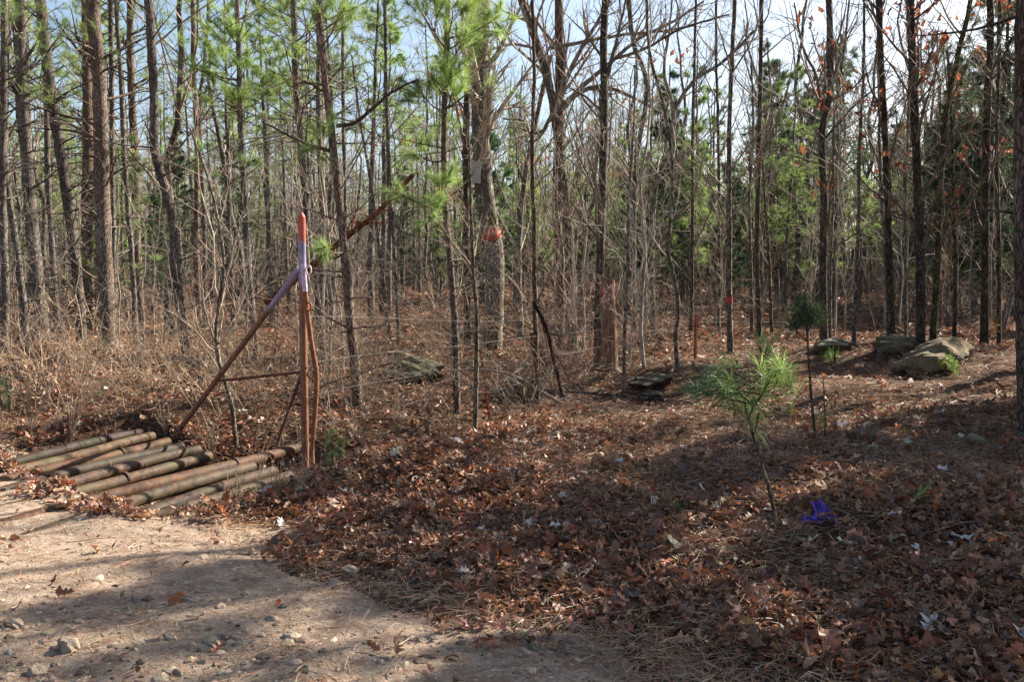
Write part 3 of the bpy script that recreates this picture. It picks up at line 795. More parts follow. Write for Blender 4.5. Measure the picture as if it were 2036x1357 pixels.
    for sp in sprays:                   # traced sprays of needles: (px, py, spread px, tufts, colour)
        sx, sy, sr, nn, gc = sp
        zt_ = at(sx, sy+sr*.6, Y)[2]
        i = int(np.argmin(np.abs(P[:, 2]-zt_))); s0 = P[i]; e0 = at(sx, sy, Y)
        e0 = e0+np.array([0, -abs(rng.normal(.2, .35)), 0])
        q = smooth_path([s0, s0*.5+e0*.5+np.array([0, 0, -.05]), e0], 9)-o
        tubes(cb, q, np.linspace(.016, .005, 9), 5, (1.1, .9, .75), 0)
        nn = nn*2; a, b_ = grow(q[None], np.linspace(.01, .005, 9)[None], nn, .55, 1., .1, .4, 45, 16, .15, .1, 5, .7, .003, .3, absL=sr*1.4*Y/F)
        tubes(cb, a, b_, 4, (1.1, .9, .7), 0)
        td = unit(a[:, -1]-a[:, -2]); g_ = np.array(GREENS[gc])*rng.uniform(.75, 1.3, (len(a), 1))
        needles(cb, a[:, -1], td, 90, .23, max(.004, px*.32), g_, .62, 1, .1)
        needles(cb, a[:, -2], td, 60, .2, max(.004, px*.32), g_, .7, 1, .1)
    if cb.n: cb.build('crown', [M['pine' if kind == 'pine' else 'twig'], M['needle' if kind == 'pine' or sprays else 'hleaf']], root)
    return root, trunk, P, Rr, o, Y

PX = []
hero('pine', [(10, 705), (9, 560), (6, 420), (8, 200), (9, 0)], 15, 13, 'pine cut by the left edge of the photo', green=260, gcol='m')
hero('pine', [(56, 700), (42, 560), (26, 440), (13, 350), (11, 200), (12, 0)], 14, 11, 'slim dark pine curving left near the left edge', green=240)
hero('pine', [(84, 672), (78, 600), (64, 450), (50, 310), (44, 155), (41, 60), (40, 0)], 25, 22, 'thick pine with grey lit base, second large one from left', green=200, gcol='m')
hero('pine', [(113, 645), (104, 500), (97, 380), (92, 180), (88, 60), (86, 0)], 12, 9, 'thin pine between the thick leftmost pine and the leaning one', green=250)
hero('pine', [(164, 688), (150, 515), (129, 360), (111, 232), (92, 110), (77, 0)], 19, 21, 'dark pine leaning left, in front of the brown barked trunk', green=150, tint=(.75, .72, .72), dead=34)
hero('pine', [(180, 655), (177, 560), (174, 260), (172, 0)], 21, 19, 'brown barked pine close behind the big scaly one', green=210, tint=(1., .8, .68))
hero('pine', [(214, 700), (211, 620), (204, 400), (198, 170), (190, 60), (184, 0)], 33, 25, 'largest scaly barked pine, sunlit, left of the cattle guard', green=160, tint=(1.15, 1.02, .95), dead=30)
hero('pine', [(231, 690), (227, 600), (222, 300), (222, 100), (221, 0)], 11, 10, 'straight slim pine touching the right side of the largest pine', green=230)
hero('pine', [(272, 695), (264, 540), (249, 330), (238, 150), (232, 0)], 11, 8, 'thin pine with mottled bark, first right of the largest pine', green=240)
hero('pine', [(281, 650), (274, 480), (265, 280), (260, 120), (258, 0)], 16, 14, 'brownish pine third right of the largest pine', green=200, tint=(1.05, .9, .8))
hero('pine', [(372, 728), (362, 640), (351, 545), (341, 445), (328, 375), (311, 315), (307, 200), (302, 90), (296, 0)], 17, 17, 'crooked dark pine with an elbow halfway up', green=110, tint=(.8, .78, .78), dead=20)
hero('pine', [(397, 660), (389, 470), (391, 260), (384, 150), (383, 0)], 11, 9, 'slim pine right of the crooked one, red topped bark', green=210, tint=(1.1, .85, .75))
hero('pine', [(409, 655), (405, 420), (397, 210), (408, 90), (413, 0)], 9, 7, 'thin kinked pine just right of the red topped slim pine', green=240)
hero('pine', [(512, 715), (500, 600), (490, 480), (483, 330), (478, 180), (472, 0)], 14, 11, 'mottled young pine with bright needle tufts left of the brace post', green=230, gcol='b', sprays=[(455, 85, 45, 7, 'b'), (450, 140, 45, 7, 'b'), (510, 130, 40, 5, 'b'), (560, 160, 40, 5, 'm'), (430, 190, 40, 4, 'm'), (485, 215, 40, 5, 'b'), (520, 180, 30, 4, 'm'), (418, 320, 25, 2, 'b'), (500, 325, 24, 2, 'b')], dead=30)
hero('pine', [(645, 722), (635, 640), (615, 470), (601, 330), (589, 155), (585, 40), (584, 0)], 14, 12, 'pine rising directly behind the brace post', green=260, gcol='m', sprays=[(560, 190, 40, 5, 'm'), (600, 120, 35, 4, 'b'), (640, 50, 40, 5, 'm'), (560, 30, 40, 5, 'b')], dead=30)
_r = hero('pine', [(712, 812), (705, 720), (697, 640), (686, 515), (670, 360), (655, 230), (641, 110), (633, 0)], 20, 13, 'nearest sunlit young pine right of the brace post', green=200, gcol='m', tint=(1.2, 1.0, .88), extra=1.4,
     limbs=[(9, [(668, 250), (700, 245), (735, 218), (780, 180), (830, 155)]), (8, [(655, 300), (610, 285), (560, 260), (510, 235)]), (6, [(640, 180), (610, 165), (580, 175)]), (5, [(690, 500), (660, 515), (640, 500)])], sprays=[(655, 300, 50, 3, 'm'), (700, 60, 40, 4, 'm'), (660, 490, 20, 2, 'b')], dead=34, Lb=1.1)
hero('hard', [(692, 650), (688, 480), (684, 300), (682, 60), (682, 0)], 9, 7, 'thin dark trunk behind the nearest young pine', dens=.8)
hero('hard', [(794, 690), (788, 570), (776, 370), (767, 110), (765, 0)], 8, 6, 'thin straight trunk right of centre left, dark grey', dens=.8)
hero('hard', [(777, 690), (763, 570), (742, 400), (712, 210), (700, 110)], 8, 4, 'thin trunk leaning left behind the ditch', dens=.7)
_r20 = hero('pine', [(908, 822), (906, 700), (899, 570), (886, 410), (883, 260), (889, 80), (891, 0)], 14, 11, 'slim near pine with low bright needle tufts, beside the red banded oak', green=330, gcol='b', tint=(1, .9, .8), extra=1.3, sprays=[(860, 430, 34, 4, 'b'), (880, 375, 34, 4, 'b'), (835, 310, 30, 3, 'b'), (905, 40, 55, 8, 'y'), (912, 100, 50, 7, 'b'), (900, 190, 45, 6, 'b'), (860, 60, 50, 6, 'm'), (900, 160, 40, 5, 'b'), (800, 390, 25, 2, 'm'), (985, 45, 35, 4, 'y'), (845, 200, 40, 4, 'm')], dead=30, Lb=.85)
# red banded oak
rO, tO, PO, RO, oO, YO = hero('hard', [(976, 698), (983, 620), (984, 540), (980, 480), (970, 430), (962, 370), (957, 300), (955, 200), (956, 80), (958, 0)], 38, 33, 'thick lichened oak with moss and a red paint band', tint=(1.25, 1.22, 1.12), limbs=[(12, [(955, 140), (985, 110), (1010, 60), (1040, 0)]), (8, [(950, 240), (965, 190), (985, 160), (1010, 120)])], dens=.8)
def band(y0, y1, par, P, Rr, o, Y, mat, name, grow_=1.05, k=6, col=(1, 1, 1)):
    z0, z1 = at(0, y0, Y)[2], at(0, y1, Y)[2]; zz = np.linspace(z0, z1, k)
    Q = np.stack([np.interp(zz, P[:, 2], P[:, i]) for i in range(3)], -1)
    rr = np.interp(zz, P[:, 2], Rr)*grow_+.008
    mb = MB(); tubes(mb, Q-o, rr, 12, col, rough=.03, cap=False); return mb.build(name, M[mat], par)
band(477, 460, tO, PO, RO, oO, YO, 'spray', 'paint_band', 1.02)
c = at(978, 436, YO)+np.array([.0, -.10, 0]); mb = MB(); V = rockverts(I3, 7, 3)*np.array([.11, .10, .17])+c-oO; mb.add(V, I3[1], (.42, .45, .2)); mb.build('burl', M['boulder'], tO)
hero('hard', [(930, 685), (928, 520), (926, 330), (930, 120), (934, 0)], 13, 12, 'dark straight trunk directly left of the red banded oak', tint=(.6, .52, .46), dens=.7)
hero('hard', [(944, 872), (946, 760), (948, 640), (940, 520), (936, 400), (930, 260)], 11, 5, 'near stem in front of the ditch, left of the oak base', dens=.9, tint=(1, .9, .75))
# tin sign on the oak
c = at(943, 340, YO-.45); 
mb = MB(); w_, h_ = 12*YO/F, 21*YO/F
V = np.array([(x_, y_, z_) for z_ in (-h_, h_) for (x_, y_) in ((-w_, -.012), (-w_*.85, -.03), (w_*.85, -.03), (w_, -.012), (w_, .0), (-w_, .0))])
mb.add(V, [[i, (i+1) % 6, 6+(i+1) % 6, 6+i] for i in range(6)], (.6, .6, .58), 0, False)
mb.add(V, [[0, 1, 2, 3, 4, 5], [11, 10, 9, 8, 7, 6]], (.6, .6, .58), 0, False)
sg = mb.build('metal_plate', M['tin']); sg.location = c+np.array([0, .18, 0]); sg.rotation_euler = (R_(4), R_(3), R_(-12)); tag(sg, 'small plain pale metal plate fixed high on the red banded oak', 'plate')

hero('hard', [(1069, 800), (1064, 620), (1061, 420), (1058, 300), (1062, 120), (1058, 0)], 11, 6, 'thin near stem standing right of the oak, in front of the ditch boulder', tint=(.85, .68, .55), dens=.9)
hero('hard', [(1036, 668), (1031, 560), (1034, 440), (1048, 330), (1072, 210), (1095, 110)], 14, 8, 'pale grey trunk bending right behind the oak', tint=(1.2, 1.2, 1.15), dens=.8)
hero('hard', [(1140, 690), (1136, 600), (1134, 530), (1130, 440), (1120, 350), (1104, 235), (1090, 160), (1070, 95), (1052, 40), (1038, 0)], 19, 15, 'large branching oak leaning left, centre right', limbs=[(12, [(1102, 232), (1130, 150), (1160, 90), (1195, 30), (1200, 0)]), (11, [(1110, 225), (1150, 185), (1180, 170), (1225, 175), (1290, 205), (1330, 225)]), (9, [(1100, 225), (1080, 260), (1065, 280), (1040, 240), (1000, 235)]), (8, [(1090, 165), (1060, 95), (1020, 85), (960, 100)]), (10, [(1122, 205), (1200, 135), (1280, 70), (1350, 35), (1400, 0)]), (8, [(1095, 95), (1220, 75), (1340, 65), (1440, 40)])], tint=(1, .95, .88), dens=1.2)
hero('hard', [(1113, 690), (1112, 520), (1113, 260), (1113, 150), (1111, 0)], 19, 17, 'straight reddish trunk beside the large branching oak', tint=(1., .72, .58), dens=.6)
hero('hard', [(1190, 745), (1191, 600), (1197, 420), (1201, 230), (1200, 100), (1203, 0)], 18, 14, 'dark trunk with pale lichen spots behind the cedar post', limbs=[(9, [(1205, 160), (1218, 110), (1230, 60), (1242, 0)]), (6, [(1200, 225), (1160, 190), (1130, 175)]), (7, [(1212, 120), (1280, 100), (1360, 60), (1410, 50)])], tint=(.62, .58, .54), dens=.8, basepx=(1190, 733))
hero('hard', [(1240, 780), (1242, 640), (1248, 540), (1250, 400), (1260, 250), (1262, 130)], 7, 4, 'pale thin stem right of the cedar post', tint=(1.2, 1.15, 1.05), dens=.7)
hero('hard', [(1350, 738), (1344, 668), (1348, 620), (1343, 560), (1328, 500), (1333, 440), (1336, 310), (1320, 206), (1292, 110), (1286, 0)], 9, 6, 'snaking thin trunk with an S bend right of the cedar post', limbs=[(4, [(1336, 440), (1370, 400), (1400, 300), (1440, 220)])], tint=(1.05, 1., .95), dens=.6)
hero('hard', [(1300, 670), (1298, 480), (1310, 350), (1335, 290), (1344, 215), (1375, 165), (1440, 120), (1500, 60)], 11, 6, 'grey trunk bending right below a bright patch of sky', tint=(1, 1, 1), limbs=[(9, [(1340, 290), (1335, 200), (1320, 150), (1330, 60), (1335, 0)])], dens=.8)
hero('hard', [(1262, 665), (1258, 500), (1268, 300), (1285, 160), (1262, 90), (1250, 0)], 11, 9, 'forked grey trunk behind the thin stems right of the cedar post', tint=(.9, .9, .85), dens=.7)
hero('hard', [(1374, 668), (1376, 480), (1378, 300), (1380, 150), (1384, 0)], 8, 5, 'thin dark stem above the short steel fence post', tint=(.7, .6, .5), dens=.7)
hero('hard', [(1430, 662), (1430, 480), (1428, 300), (1424, 100), (1425, 0)], 7, 5, 'thin dark stem left of the tall pale trunk', tint=(.7, .6, .5), dens=.7)
rM, tM, PM_, RM_, oM, YM = hero('hard', [(1453, 702), (1451, 600), (1450, 465), (1453, 206), (1458, 80), (1461, 0)], 12, 8, 'tall straight pale trunk with a red paint mark low down', limbs=[(4, [(1455, 110), (1485, 60), (1500, 20)]), (4, [(1456, 150), (1430, 80), (1405, 30)])], tint=(1.05, .98, .9), dens=.8)
band(603, 592, tM, PM_, RM_, oM, YM, 'spray', 'paint_mark')
hero('hard', [(1510, 668), (1504, 465), (1508, 300), (1512, 160), (1514, 0)], 10, 8, 'dark trunk halfway between pale trunk and forked sapling', tint=(.65, .58, .5), dens=.8)
hero('hard', [(1496, 665), (1494, 520), (1490, 400), (1498, 240), (1494, 120)], 8, 4, 'thin grey stem beside the dark halfway trunk', dens=.7)
hero('hard', [(1535, 668), (1530, 520), (1522, 400), (1515, 300)], 7, 4, 'short thin stem right of the dark halfway trunk', tint=(.8, .7, .6), dens=.7)
hero('hard', [(1639, 690), (1638, 560), (1639, 400), (1637, 240), (1652, 190), (1652, 100), (1648, 0)], 16, 12, 'forked trunk behind the pine seedling with a left limb', limbs=[(8, [(1638, 235), (1626, 155), (1600, 90), (1583, 0)]), (5, [(1638, 330), (1600, 320), (1560, 310)]), (5, [(1641, 275), (1690, 215), (1760, 155)])], tint=(.62, .58, .54), dens=1.1, leaf=120)
hero('hard', [(1651, 682), (1652, 520), (1656, 400), (1657, 250), (1676, 120), (1690, 0)], 6, 4, 'pale stem just right of the forked trunk', tint=(1.2, 1.15, 1.1), dens=.7)
hero('hard', [(1697, 690), (1702, 540), (1706, 400), (1709, 290), (1718, 150), (1719, 0)], 8, 5, 'slim stem with rim of light between forked and pale trunks', dens=.9, leaf=90)
hero('hard', [(1767, 688), (1764, 600), (1757, 490), (1749, 340), (1747, 200), (1748, 60), (1750, 0)], 8, 5, 'white barked slender trunk in the right half', tint=(1.45, 1.4, 1.35), dens=1., leaf=170)
hero('hard', [(1776, 692), (1770, 560), (1764, 430), (1760, 270), (1752, 100), (1748, 0)], 15, 12, 'dark trunk behind the white barked slender one', tint=(.5, .45, .4), dens=.9)
hero('hard', [(1802, 690), (1801, 600), (1803, 420), (1805, 250), (1812, 120), (1830, 0)], 6, 4, 'very thin white stem left of the broad dark trunk', tint=(1.4, 1.35, 1.3), dens=.9, leaf=170)
hero('hard', [(1830, 700), (1828, 520), (1824, 360), (1816, 155), (1808, 0)], 18, 15, 'broad dark trunk behind the slanted boulder', tint=(.5, .44, .4), dens=1., leaf=120)
hero('hard', [(1854, 695), (1864, 510), (1872, 360), (1880, 230), (1905, 110), (1930, 0)], 13, 9, 'mossy trunk leaning right above the slanted boulder', tint=(.62, .66, .4), dens=1.1, leaf=120)
hero('hard', [(1897, 690), (1898, 520), (1896, 420), (1890, 250), (1884, 100)], 9, 5, 'slim dark trunk right of the mossy leaning one', tint=(.6, .52, .46), dens=.9, leaf=80)
hero('hard', [(1957, 690), (1960, 500), (1962, 260), (1968, 60), (1970, 0)], 16, 13, 'dark straight trunk near the right edge', tint=(.45, .4, .38), dens=1., leaf=120)
hero('hard', [(1986, 690), (1985, 500), (1984, 300), (1986, 120), (1990, 0)], 9, 7, 'thin trunk between dark straight trunk and right edge', tint=(.6, .55, .5), dens=.9, leaf=100)
hero('pine', [(2046, 880), (2038, 700), (2036, 400), (2036, 150), (2038, 0)], 40, 34, 'thick dark pine cut by the right edge of the photo', tint=(.8, .7, .65), dead=10, Lb=.8)

# leaning dead trunk behind the post
def stick(name, pts, w0, w1, label, cat='branch', mat='dead', tint=(1, 1, 1), twigs=0, s=8, n_=30, rough=.05, group=None, tl=.35):
    P = np.array([at(*p) if len(p) == 3 else gnd(*p)+np.array([0, 0, .02]) for p in pts]); Y = P[:, 1].mean()
    P = smooth_path(P, n_); o = P[0].copy()
    mb = MB(); rr = np.linspace(w0, w1, n_)/2*Y/F
    P[1:-1] += rng.normal(0, rr.mean()*.12, (n_-2, 3))
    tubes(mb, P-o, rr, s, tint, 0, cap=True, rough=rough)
    if twigs:
        a, b_ = grow((P-o)[None], rr[None], twigs, .1, 1, tl, .4, 45, 12, .05, .15, 6, .5, .003); tubes(mb, a, b_, 4, tint)
        a, b_ = grow(a, b_, 4, .2, 1, .5, .4, 42, 12, .05, .15, 5, .6, .0025); tubes(mb, a, b_, 3, tint)
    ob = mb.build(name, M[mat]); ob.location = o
    return tag(ob, label, cat, group)
YL = 13.5
stick('dead_trunk', [(528, 604, YL), (600, 545, YL), (650, 505, YL), (700, 462, YL), (745, 428, YL), (790, 380, YL), (822, 347, YL)], 16, 9, 'leaning dead trunk with reddish bark passing behind the brace post', 'dead tree', tint=(1.3, .85, .7), twigs=7, tl=.25)
stick('vine', [(1062, 602, 11.8), (1085, 650, 11.6), (1100, 710, 11.4), (1118, 790, 11.2)], 9, 6, 'black leaning dead stem right of the thin near stem', 'branch', tint=(.25, .22, .2), twigs=5)
stick('fallen_branch', [(885, 738, 11), (960, 736, 10.9), (1020, 748, 10.8), (1080, 782, 10.7), (1120, 805, 10.6)], 4, 7, 'arching thin branch over the dark ditch boulder', tint=(.8, .7, .6), twigs=5, mat='twig')
stick('fallen_log', [(1380, 668, 24), (1460, 664, 24), (1560, 672, 23), (1660, 690, 21)], 14, 16, 'dark fallen log lying across the middle distance', 'log', tint=(.4, .35, .32), mat='hard')
stick('fallen_branch', [(1290, 668, 17.5), (1320, 720, 16.5), (1335, 740, 16)], 5, 7, 'pale broken branch propped behind the snaking trunk', tint=(1.2, 1.1, 1), mat='hard')
stick('fallen_branch', [(1760, 640, 16), (1815, 670, 15), (1868, 716, 14)], 5, 5, 'pale dead branch leaning on the slanted boulder', mat='hard', tint=(1, .95, .85), twigs=3)
stick('fallen_branch', [(1120, 782), (1230, 790), (1340, 800), (1420, 812)], 7, 4, 'long thin fallen branch lying on the bank crest', mat='hard', tint=(.7, .6, .55), twigs=3)
stick('fallen_branch', [(1735, 990), (1800, 985), (1840, 992)], 8, 5, 'short dark stick left of the green grass tuft', mat='hard', tint=(.4, .36, .34))
stick('fallen_branch', [(1930, 992), (1980, 990), (2030, 998)], 9, 7, 'short dark stick by the right edge', mat='hard', tint=(.4, .36, .34))
stick('fallen_branch', [(470, 960, 7.4), (520, 975, 7.3), (555, 986, 7.1), (585, 985, 7.2)], 8, 4, 'pale forked branch lying over the ends of the pipes', mat='hard', tint=(1.2, 1.15, 1.1), twigs=3)
stick('fallen_branch', [(205, 775), (300, 752), (400, 760), (480, 770)], 7, 4, 'long dead branch in the brush pile behind the pipes', mat='hard', tint=(.8, .75, .7), twigs=9)
stick('fallen_branch', [(190, 700), (250, 712), (330, 690), (395, 665)], 6, 3, 'pale fallen branch below the largest pine', mat='hard', tint=(1, .95, .85), twigs=7)
stick('fallen_branch', [(250, 790), (360, 770), (470, 800), (560, 790)], 5, 3, 'thin dark branch at the front of the brush pile', mat='hard', tint=(.5, .45, .4), twigs=9)
stick('fallen_branch', [(0, 815), (80, 790), (170, 800)], 5, 3, 'fallen twiggy branch behind the pipes at the left edge', mat='hard', tint=(.9, .8, .7), twigs=8)
stick('fallen_branch', [(735, 902), (800, 862), (860, 880), (930, 860)], 5, 3, 'thin grey branch lying in the ditch bottom', mat='hard', tint=(.9, .85, .8), twigs=5)
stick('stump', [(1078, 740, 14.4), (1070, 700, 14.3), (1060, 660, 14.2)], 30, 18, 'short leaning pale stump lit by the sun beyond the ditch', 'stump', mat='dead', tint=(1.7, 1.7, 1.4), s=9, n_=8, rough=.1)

stick('fallen_log', [(640, 700), (720, 690), (800, 672)], 9, 7, 'grey fallen log behind the nearest sunlit young pine', 'log', mat='hard', tint=(.8, .75, .7), twigs=4)
stick('fallen_branch', [(1000, 760, 13), (1060, 720, 14), (1160, 700, 15)], 5, 3, 'bare branch caught among the saplings before the cedar post', mat='hard', tint=(.9, .85, .8), twigs=8)
stick('fallen_branch', [(640, 800), (700, 770), (790, 790)], 5, 3, 'dead branch on the far slope of the ditch', mat='hard', tint=(1, .95, .9), twigs=7)
stick('fallen_branch', [(880, 650, 13), (960, 700, 12.5), (1060, 770, 12)], 4, 3, 'slanting bare branch crossing in front of the oak foot', mat='hard', tint=(.8, .7, .6), twigs=8)
# small pale tree inside the brace triangle
hero('hard', [(472, 896), (466, 850), (458, 800), (449, 765), (440, 735), (432, 680), (436, 600), (443, 520), (425, 400), (392, 290), (378, 255)], 10, 4, 'crooked sapling growing up through the brace triangle', tint=(1.1, 1.0, .9), dens=.8, limbs=[(4, [(432, 690), (405, 620), (395, 560), (385, 510), (340, 470)]), (4, [(440, 600), (455, 520), (475, 440), (490, 400)]), (3, [(445, 560), (470, 610), (480, 660)])])
# dry stems in front of the pipes
def weed(px, py, hpx, label, n_=4, lean=0, group='dry weed stems around the pipes', tint=(1, .9, .8), sub=4):
    b = gnd(px, py); o = np.array([b[0], b[1], H(b[0], b[1])]); h = hpx*b[1]/F
    r0 = max(.0035, b[1]/F*1.1)
    k = 8; P = []
    for i in range(n_):
        a = rng.uniform(0, 2*PI); sp = rng.uniform(.05, .35)
        d = np.array([math.cos(a)*sp+lean, math.sin(a)*sp, 1.]); t = np.linspace(0, 1, k)[:, None]
        P.append(d*t*h*rng.uniform(.6, 1.)+np.array([math.cos(a), math.sin(a), 0])*.25*h*sp*t**2+rng.normal(0, .008, (k, 3))*t)
    P = np.array(P); Rr = np.linspace(r0, r0*.4, k)[None]*np.ones((n_, 1))
    mb = MB(); tubes(mb, P, Rr, 4, tint)
    a, b_ = grow(P, Rr, sub, .25, 1, .35, .4, 38, 12, .1, .12, 5, .7, r0*.35); tubes(mb, a, b_, 3, tint)
    a, b_ = grow(a, b_, 3, .3, 1, .4, .4, 38, 12, .05, .12, 4, .7, r0*.35); tubes(mb, a, b_, 3, tint)
    ob = mb.build('dry_weed', M['dtwig']); ob.location = o; return tag(ob, label, 'dry weed', group)
weed(230, 920, 250, 'tall dry forked stem standing between the far pipes', 2, .05)
weed(430, 900, 260, 'tall arching dry stem in front of the brace foot', 2, -.1)
weed(418, 925, 120, 'grey bushy dry weed at the middle of the pipes', 7)
weed(500, 1020, 230, 'tall tan dry stalk in front of the near pipes', 2, .15)
weed(470, 1000, 90, 'low dry weed before the near pipes', 8)
weed(545, 1000, 100, 'dry weed clump near the last pipes', 8)
weed(600, 990, 90, 'dry weed clump at the end of the last pipe', 7)
weed(610, 960, 130, 'dry weed at the foot of the bent pipe', 5)
weed(330, 880, 110, 'dry weed by the foot of the slanted brace', 5)
weed(560, 905, 90, 'dry weed beside the long pipe end', 6)
weed(140, 880, 210, 'tangle of pale dry stems behind the far pipes', 8, .1)
weed(60, 870, 170, 'pale dry stems at the left edge behind the pipes', 9, 0)
weed(1735, 880, 80, 'low dry weed right of the dark pine seedling', 9, 0)
weed(1560, 1350, 90, 'thin dry stalk at the bottom edge below the cloth', 2, .02)
weed(1640, 1330, 80, 'pale dry stalk right of the bottom edge stalk', 2, .02)
weed(1960, 690, 70, 'golden dry grass beside the slanted boulder', 14, .05, tint=(1.8, 1.3, .7))
weed(790, 880, 90, 'pale dry weed in the ditch', 7); weed(850, 870, 110, 'tall dry weed against the ditch bank', 7); weed(720, 900, 80, 'low dry weed at the near end of the ditch', 8)

# ------------------------------------------------------------------ pine seedlings, tufts
def seedling(path, tufts, label, w=7, gc='m', ln=.2, nn=110, name='pine_seedling', stem_from=None):
    g0 = gnd(*path[0]); Y = g0[1]; o = np.array([g0[0], Y, H(g0[0], Y)])
    pts = [at(x, y, Y) for x, y in path]; pts[0] = o-np.array([0, 0, .03])
    P = smooth_path(pts, 16)-o; rr = np.linspace(w, w*.45, 16)/2*Y/F
    root = thing(name, o, label, 'pine seedling' if name == 'pine_seedling' else 'green sprig')
    mb = MB(); tubes(mb, P, rr, 7, (.8, .7, .6), rough=.05); mb.build('stem', M['pine'], root)
    fb = MB()
    for (tx, ty, n_t, gcc, dx, dz) in tufts:
        e = at(tx, ty, Y)-o+np.array([0, rng.uniform(-.12, .12), 0])
        i = int(np.argmin(np.abs(P[:, 2]-(e[2]-.12)))); s0 = P[i]
        if np.linalg.norm(e-s0) > .05:
            q = smooth_path([s0, (s0+e)/2+np.array([0, 0, -.02]), e], 8); tubes(fb, q, np.linspace(w*.5, w*.3, 8)/2*Y/F, 5, (.9, .75, .6), 0)
        d0 = unit(np.array([dx, rng.uniform(-.3, .1), dz]))
        n_t = max(1, round(n_t*.62)); D = unit(d0+.35*rng.standard_normal((n_t, 3))); B = e+.05*rng.standard_normal((n_t, 3))
        needles_bent(fb, B, D, nn//3, ln, .0042, GREENS[gcc], .6, 1, .14)
    fb.build('needles', [M['pine'], M['needle']], root)
seedling([(1548, 1050), (1527, 965), (1500, 875), (1490, 830), (1515, 785), (1535, 745)], [(1540, 735, 8, 'b', .2, .8), (1552, 748, 4, 'y', .7, .3), (1525, 742, 4, 'b', -.7, .4), (1485, 800, 5, 'm', .3, -.3), (1510, 820, 3, 'm', .2, -.6), (1415, 755, 6, 'd', -.8, .1), (1440, 730, 4, 'm', -.6, .4), (1510, 690, 3, 'd', -.1, .8), (1400, 770, 4, 'd', -1, -.2), (1460, 770, 4, 'd', -.6, -.1)], 'young longleaf pine with bright shaggy tufts leaning in the right foreground', 8)
seedling([(1622, 874), (1614, 800), (1608, 720), (1603, 640), (1600, 605)], [(1600, 600, 9, 'd', 0, 1), (1605, 625, 7, 'd', .5, .4), (1590, 625, 6, 'd', -.6, .2), (1625, 635, 5, 'm', .9, 0), (1580, 650, 4, 'd', -.8, -.1)], 'slender dark pine seedling with one tuft on a bare stem', 7, 'd')
seedling([(1641, 874), (1640, 820), (1637, 755)], [(1632, 845, 1, 'm', 0, 1)], 'bare broken stem beside the slender dark seedling', 4)
seedling([(1660, 722), (1660, 700)], [(1660, 700, 5, 'b', 0, 1), (1650, 708, 2, 'm', -.8, .4)], 'small bright pine tuft in front of the rounded boulder', 6)
seedling([(20, 830), (18, 790), (15, 770)], [(12, 765, 7, 'd', 0, 1), (30, 790, 4, 'd', .7, .2), (0, 790, 4, 'd', -.7, .2)], 'dark pine seedling at the left edge behind the pipes', 6)
seedling([(660, 940), (661, 900), (660, 868)], [(660, 862, 4, 'm', 0, 1), (664, 915, 3, 'k', .3, .4), (652, 930, 2, 'm', -.5, .2)], 'little green pine seedling right of the bent pipe', 4, ln=.13)
seedling([(1848, 1010), (1848, 1000)], [(1848, 1004, 7, 'b', 0, 1)], 'bright green grass like tuft right of the cloth', 3, ln=.14)
seedling([(1340, 1010), (1340, 1003)], [(1340, 1003, 6, 'y', 0, .8)], 'yellowish green tuft in the leaf litter at centre right', 3, ln=.09)
seedling([(1880, 745), (1881, 725), (1880, 705)], [(1880, 712, 6, 'y', 0, 1), (1888, 728, 5, 'y', .3, .7), (1872, 730, 4, 'y', -.4, .6)], 'yellow green cedar seedling in front of the slanted boulder', 4, ln=.10)
seedling([(1565, 830), (1566, 815)], [(1565, 822, 3, 'm', 0, 1)], 'tiny green tuft left of the slender dark seedling', 3, ln=.1)
seedling([(1232, 940), (1232, 930)], [(1232, 935, 3, 'm', 0, .6)], 'small dull green sprig on the bank', 3, ln=.08)

for (tx, ty, lb_) in ((1240, 1190, 'small green sprig among leaves at bottom centre'), (1440, 1000, 'faint green sprig left of the leaning young pine foot'), (1320, 840, 'dull green sprig on the sunny bank'), (1700, 960, 'thin green blades right of the slender dark seedling'), (270, 915, 'green grass blades behind the far pipes')):
    seedling([(tx, ty), (tx, ty-6)], [(tx, ty-4, 3, 'm', 0, .8)], lb_, 3, ln=.09, name='grass_sprig')
# ------------------------------------------------------------------ purple cloth
c = gnd(1625, 1044); o = np.array([c[0], c[1], H(c[0], c[1])])
nu, nv = 30, 22
U, Vv = np.meshgrid(np.linspace(-1, 1, nu), np.linspace(0, 1, nv), indexing='ij')
wd = 40*c[1]/F; hh = 38*c[1]/F
X = U*wd*(1-.30*Vv)+.02*Vv-.012*np.sin(Vv*7+U*2)
prof = np.clip(1.0-np.abs(U-.15)**1.5*.95, .12, 1)
Z = hh*Vv*prof+.012*np.sin(U*11+Vv*6)*Vv; Yy = .03*np.sin(U*13+Vv*5)+.05*np.sin(U*7+Vv*3)*(.4+.6*Vv)+.05*Vv*Vv-.05*(1-Vv)
rt = np.where(U > .75, 1, 0); Z = Z-.035*rt*(1-Vv); X = X+.02*rt*(1-Vv)
Z += .008
V = np.stack([X, Yy, Z], -1).reshape(-1, 3); i = np.arange(nu-1)[:, None]*nv; j = np.arange(nv-1)[None]
q = np.stack([i+j, i+nv+j, i+nv+j+1, i+j+1], -1).reshape(-1, 4)
mb = MB(); mb.add(V, q); cl = mb.build('cloth', M['cloth']); cl.location = o+np.array([0, 0, .015])
sm_ = cl.modifiers.new('thick', 'SOLIDIFY'); sm_.thickness = .003
tag(cl, 'crumpled bright purple cloth scrap on the leafy bank', 'cloth')

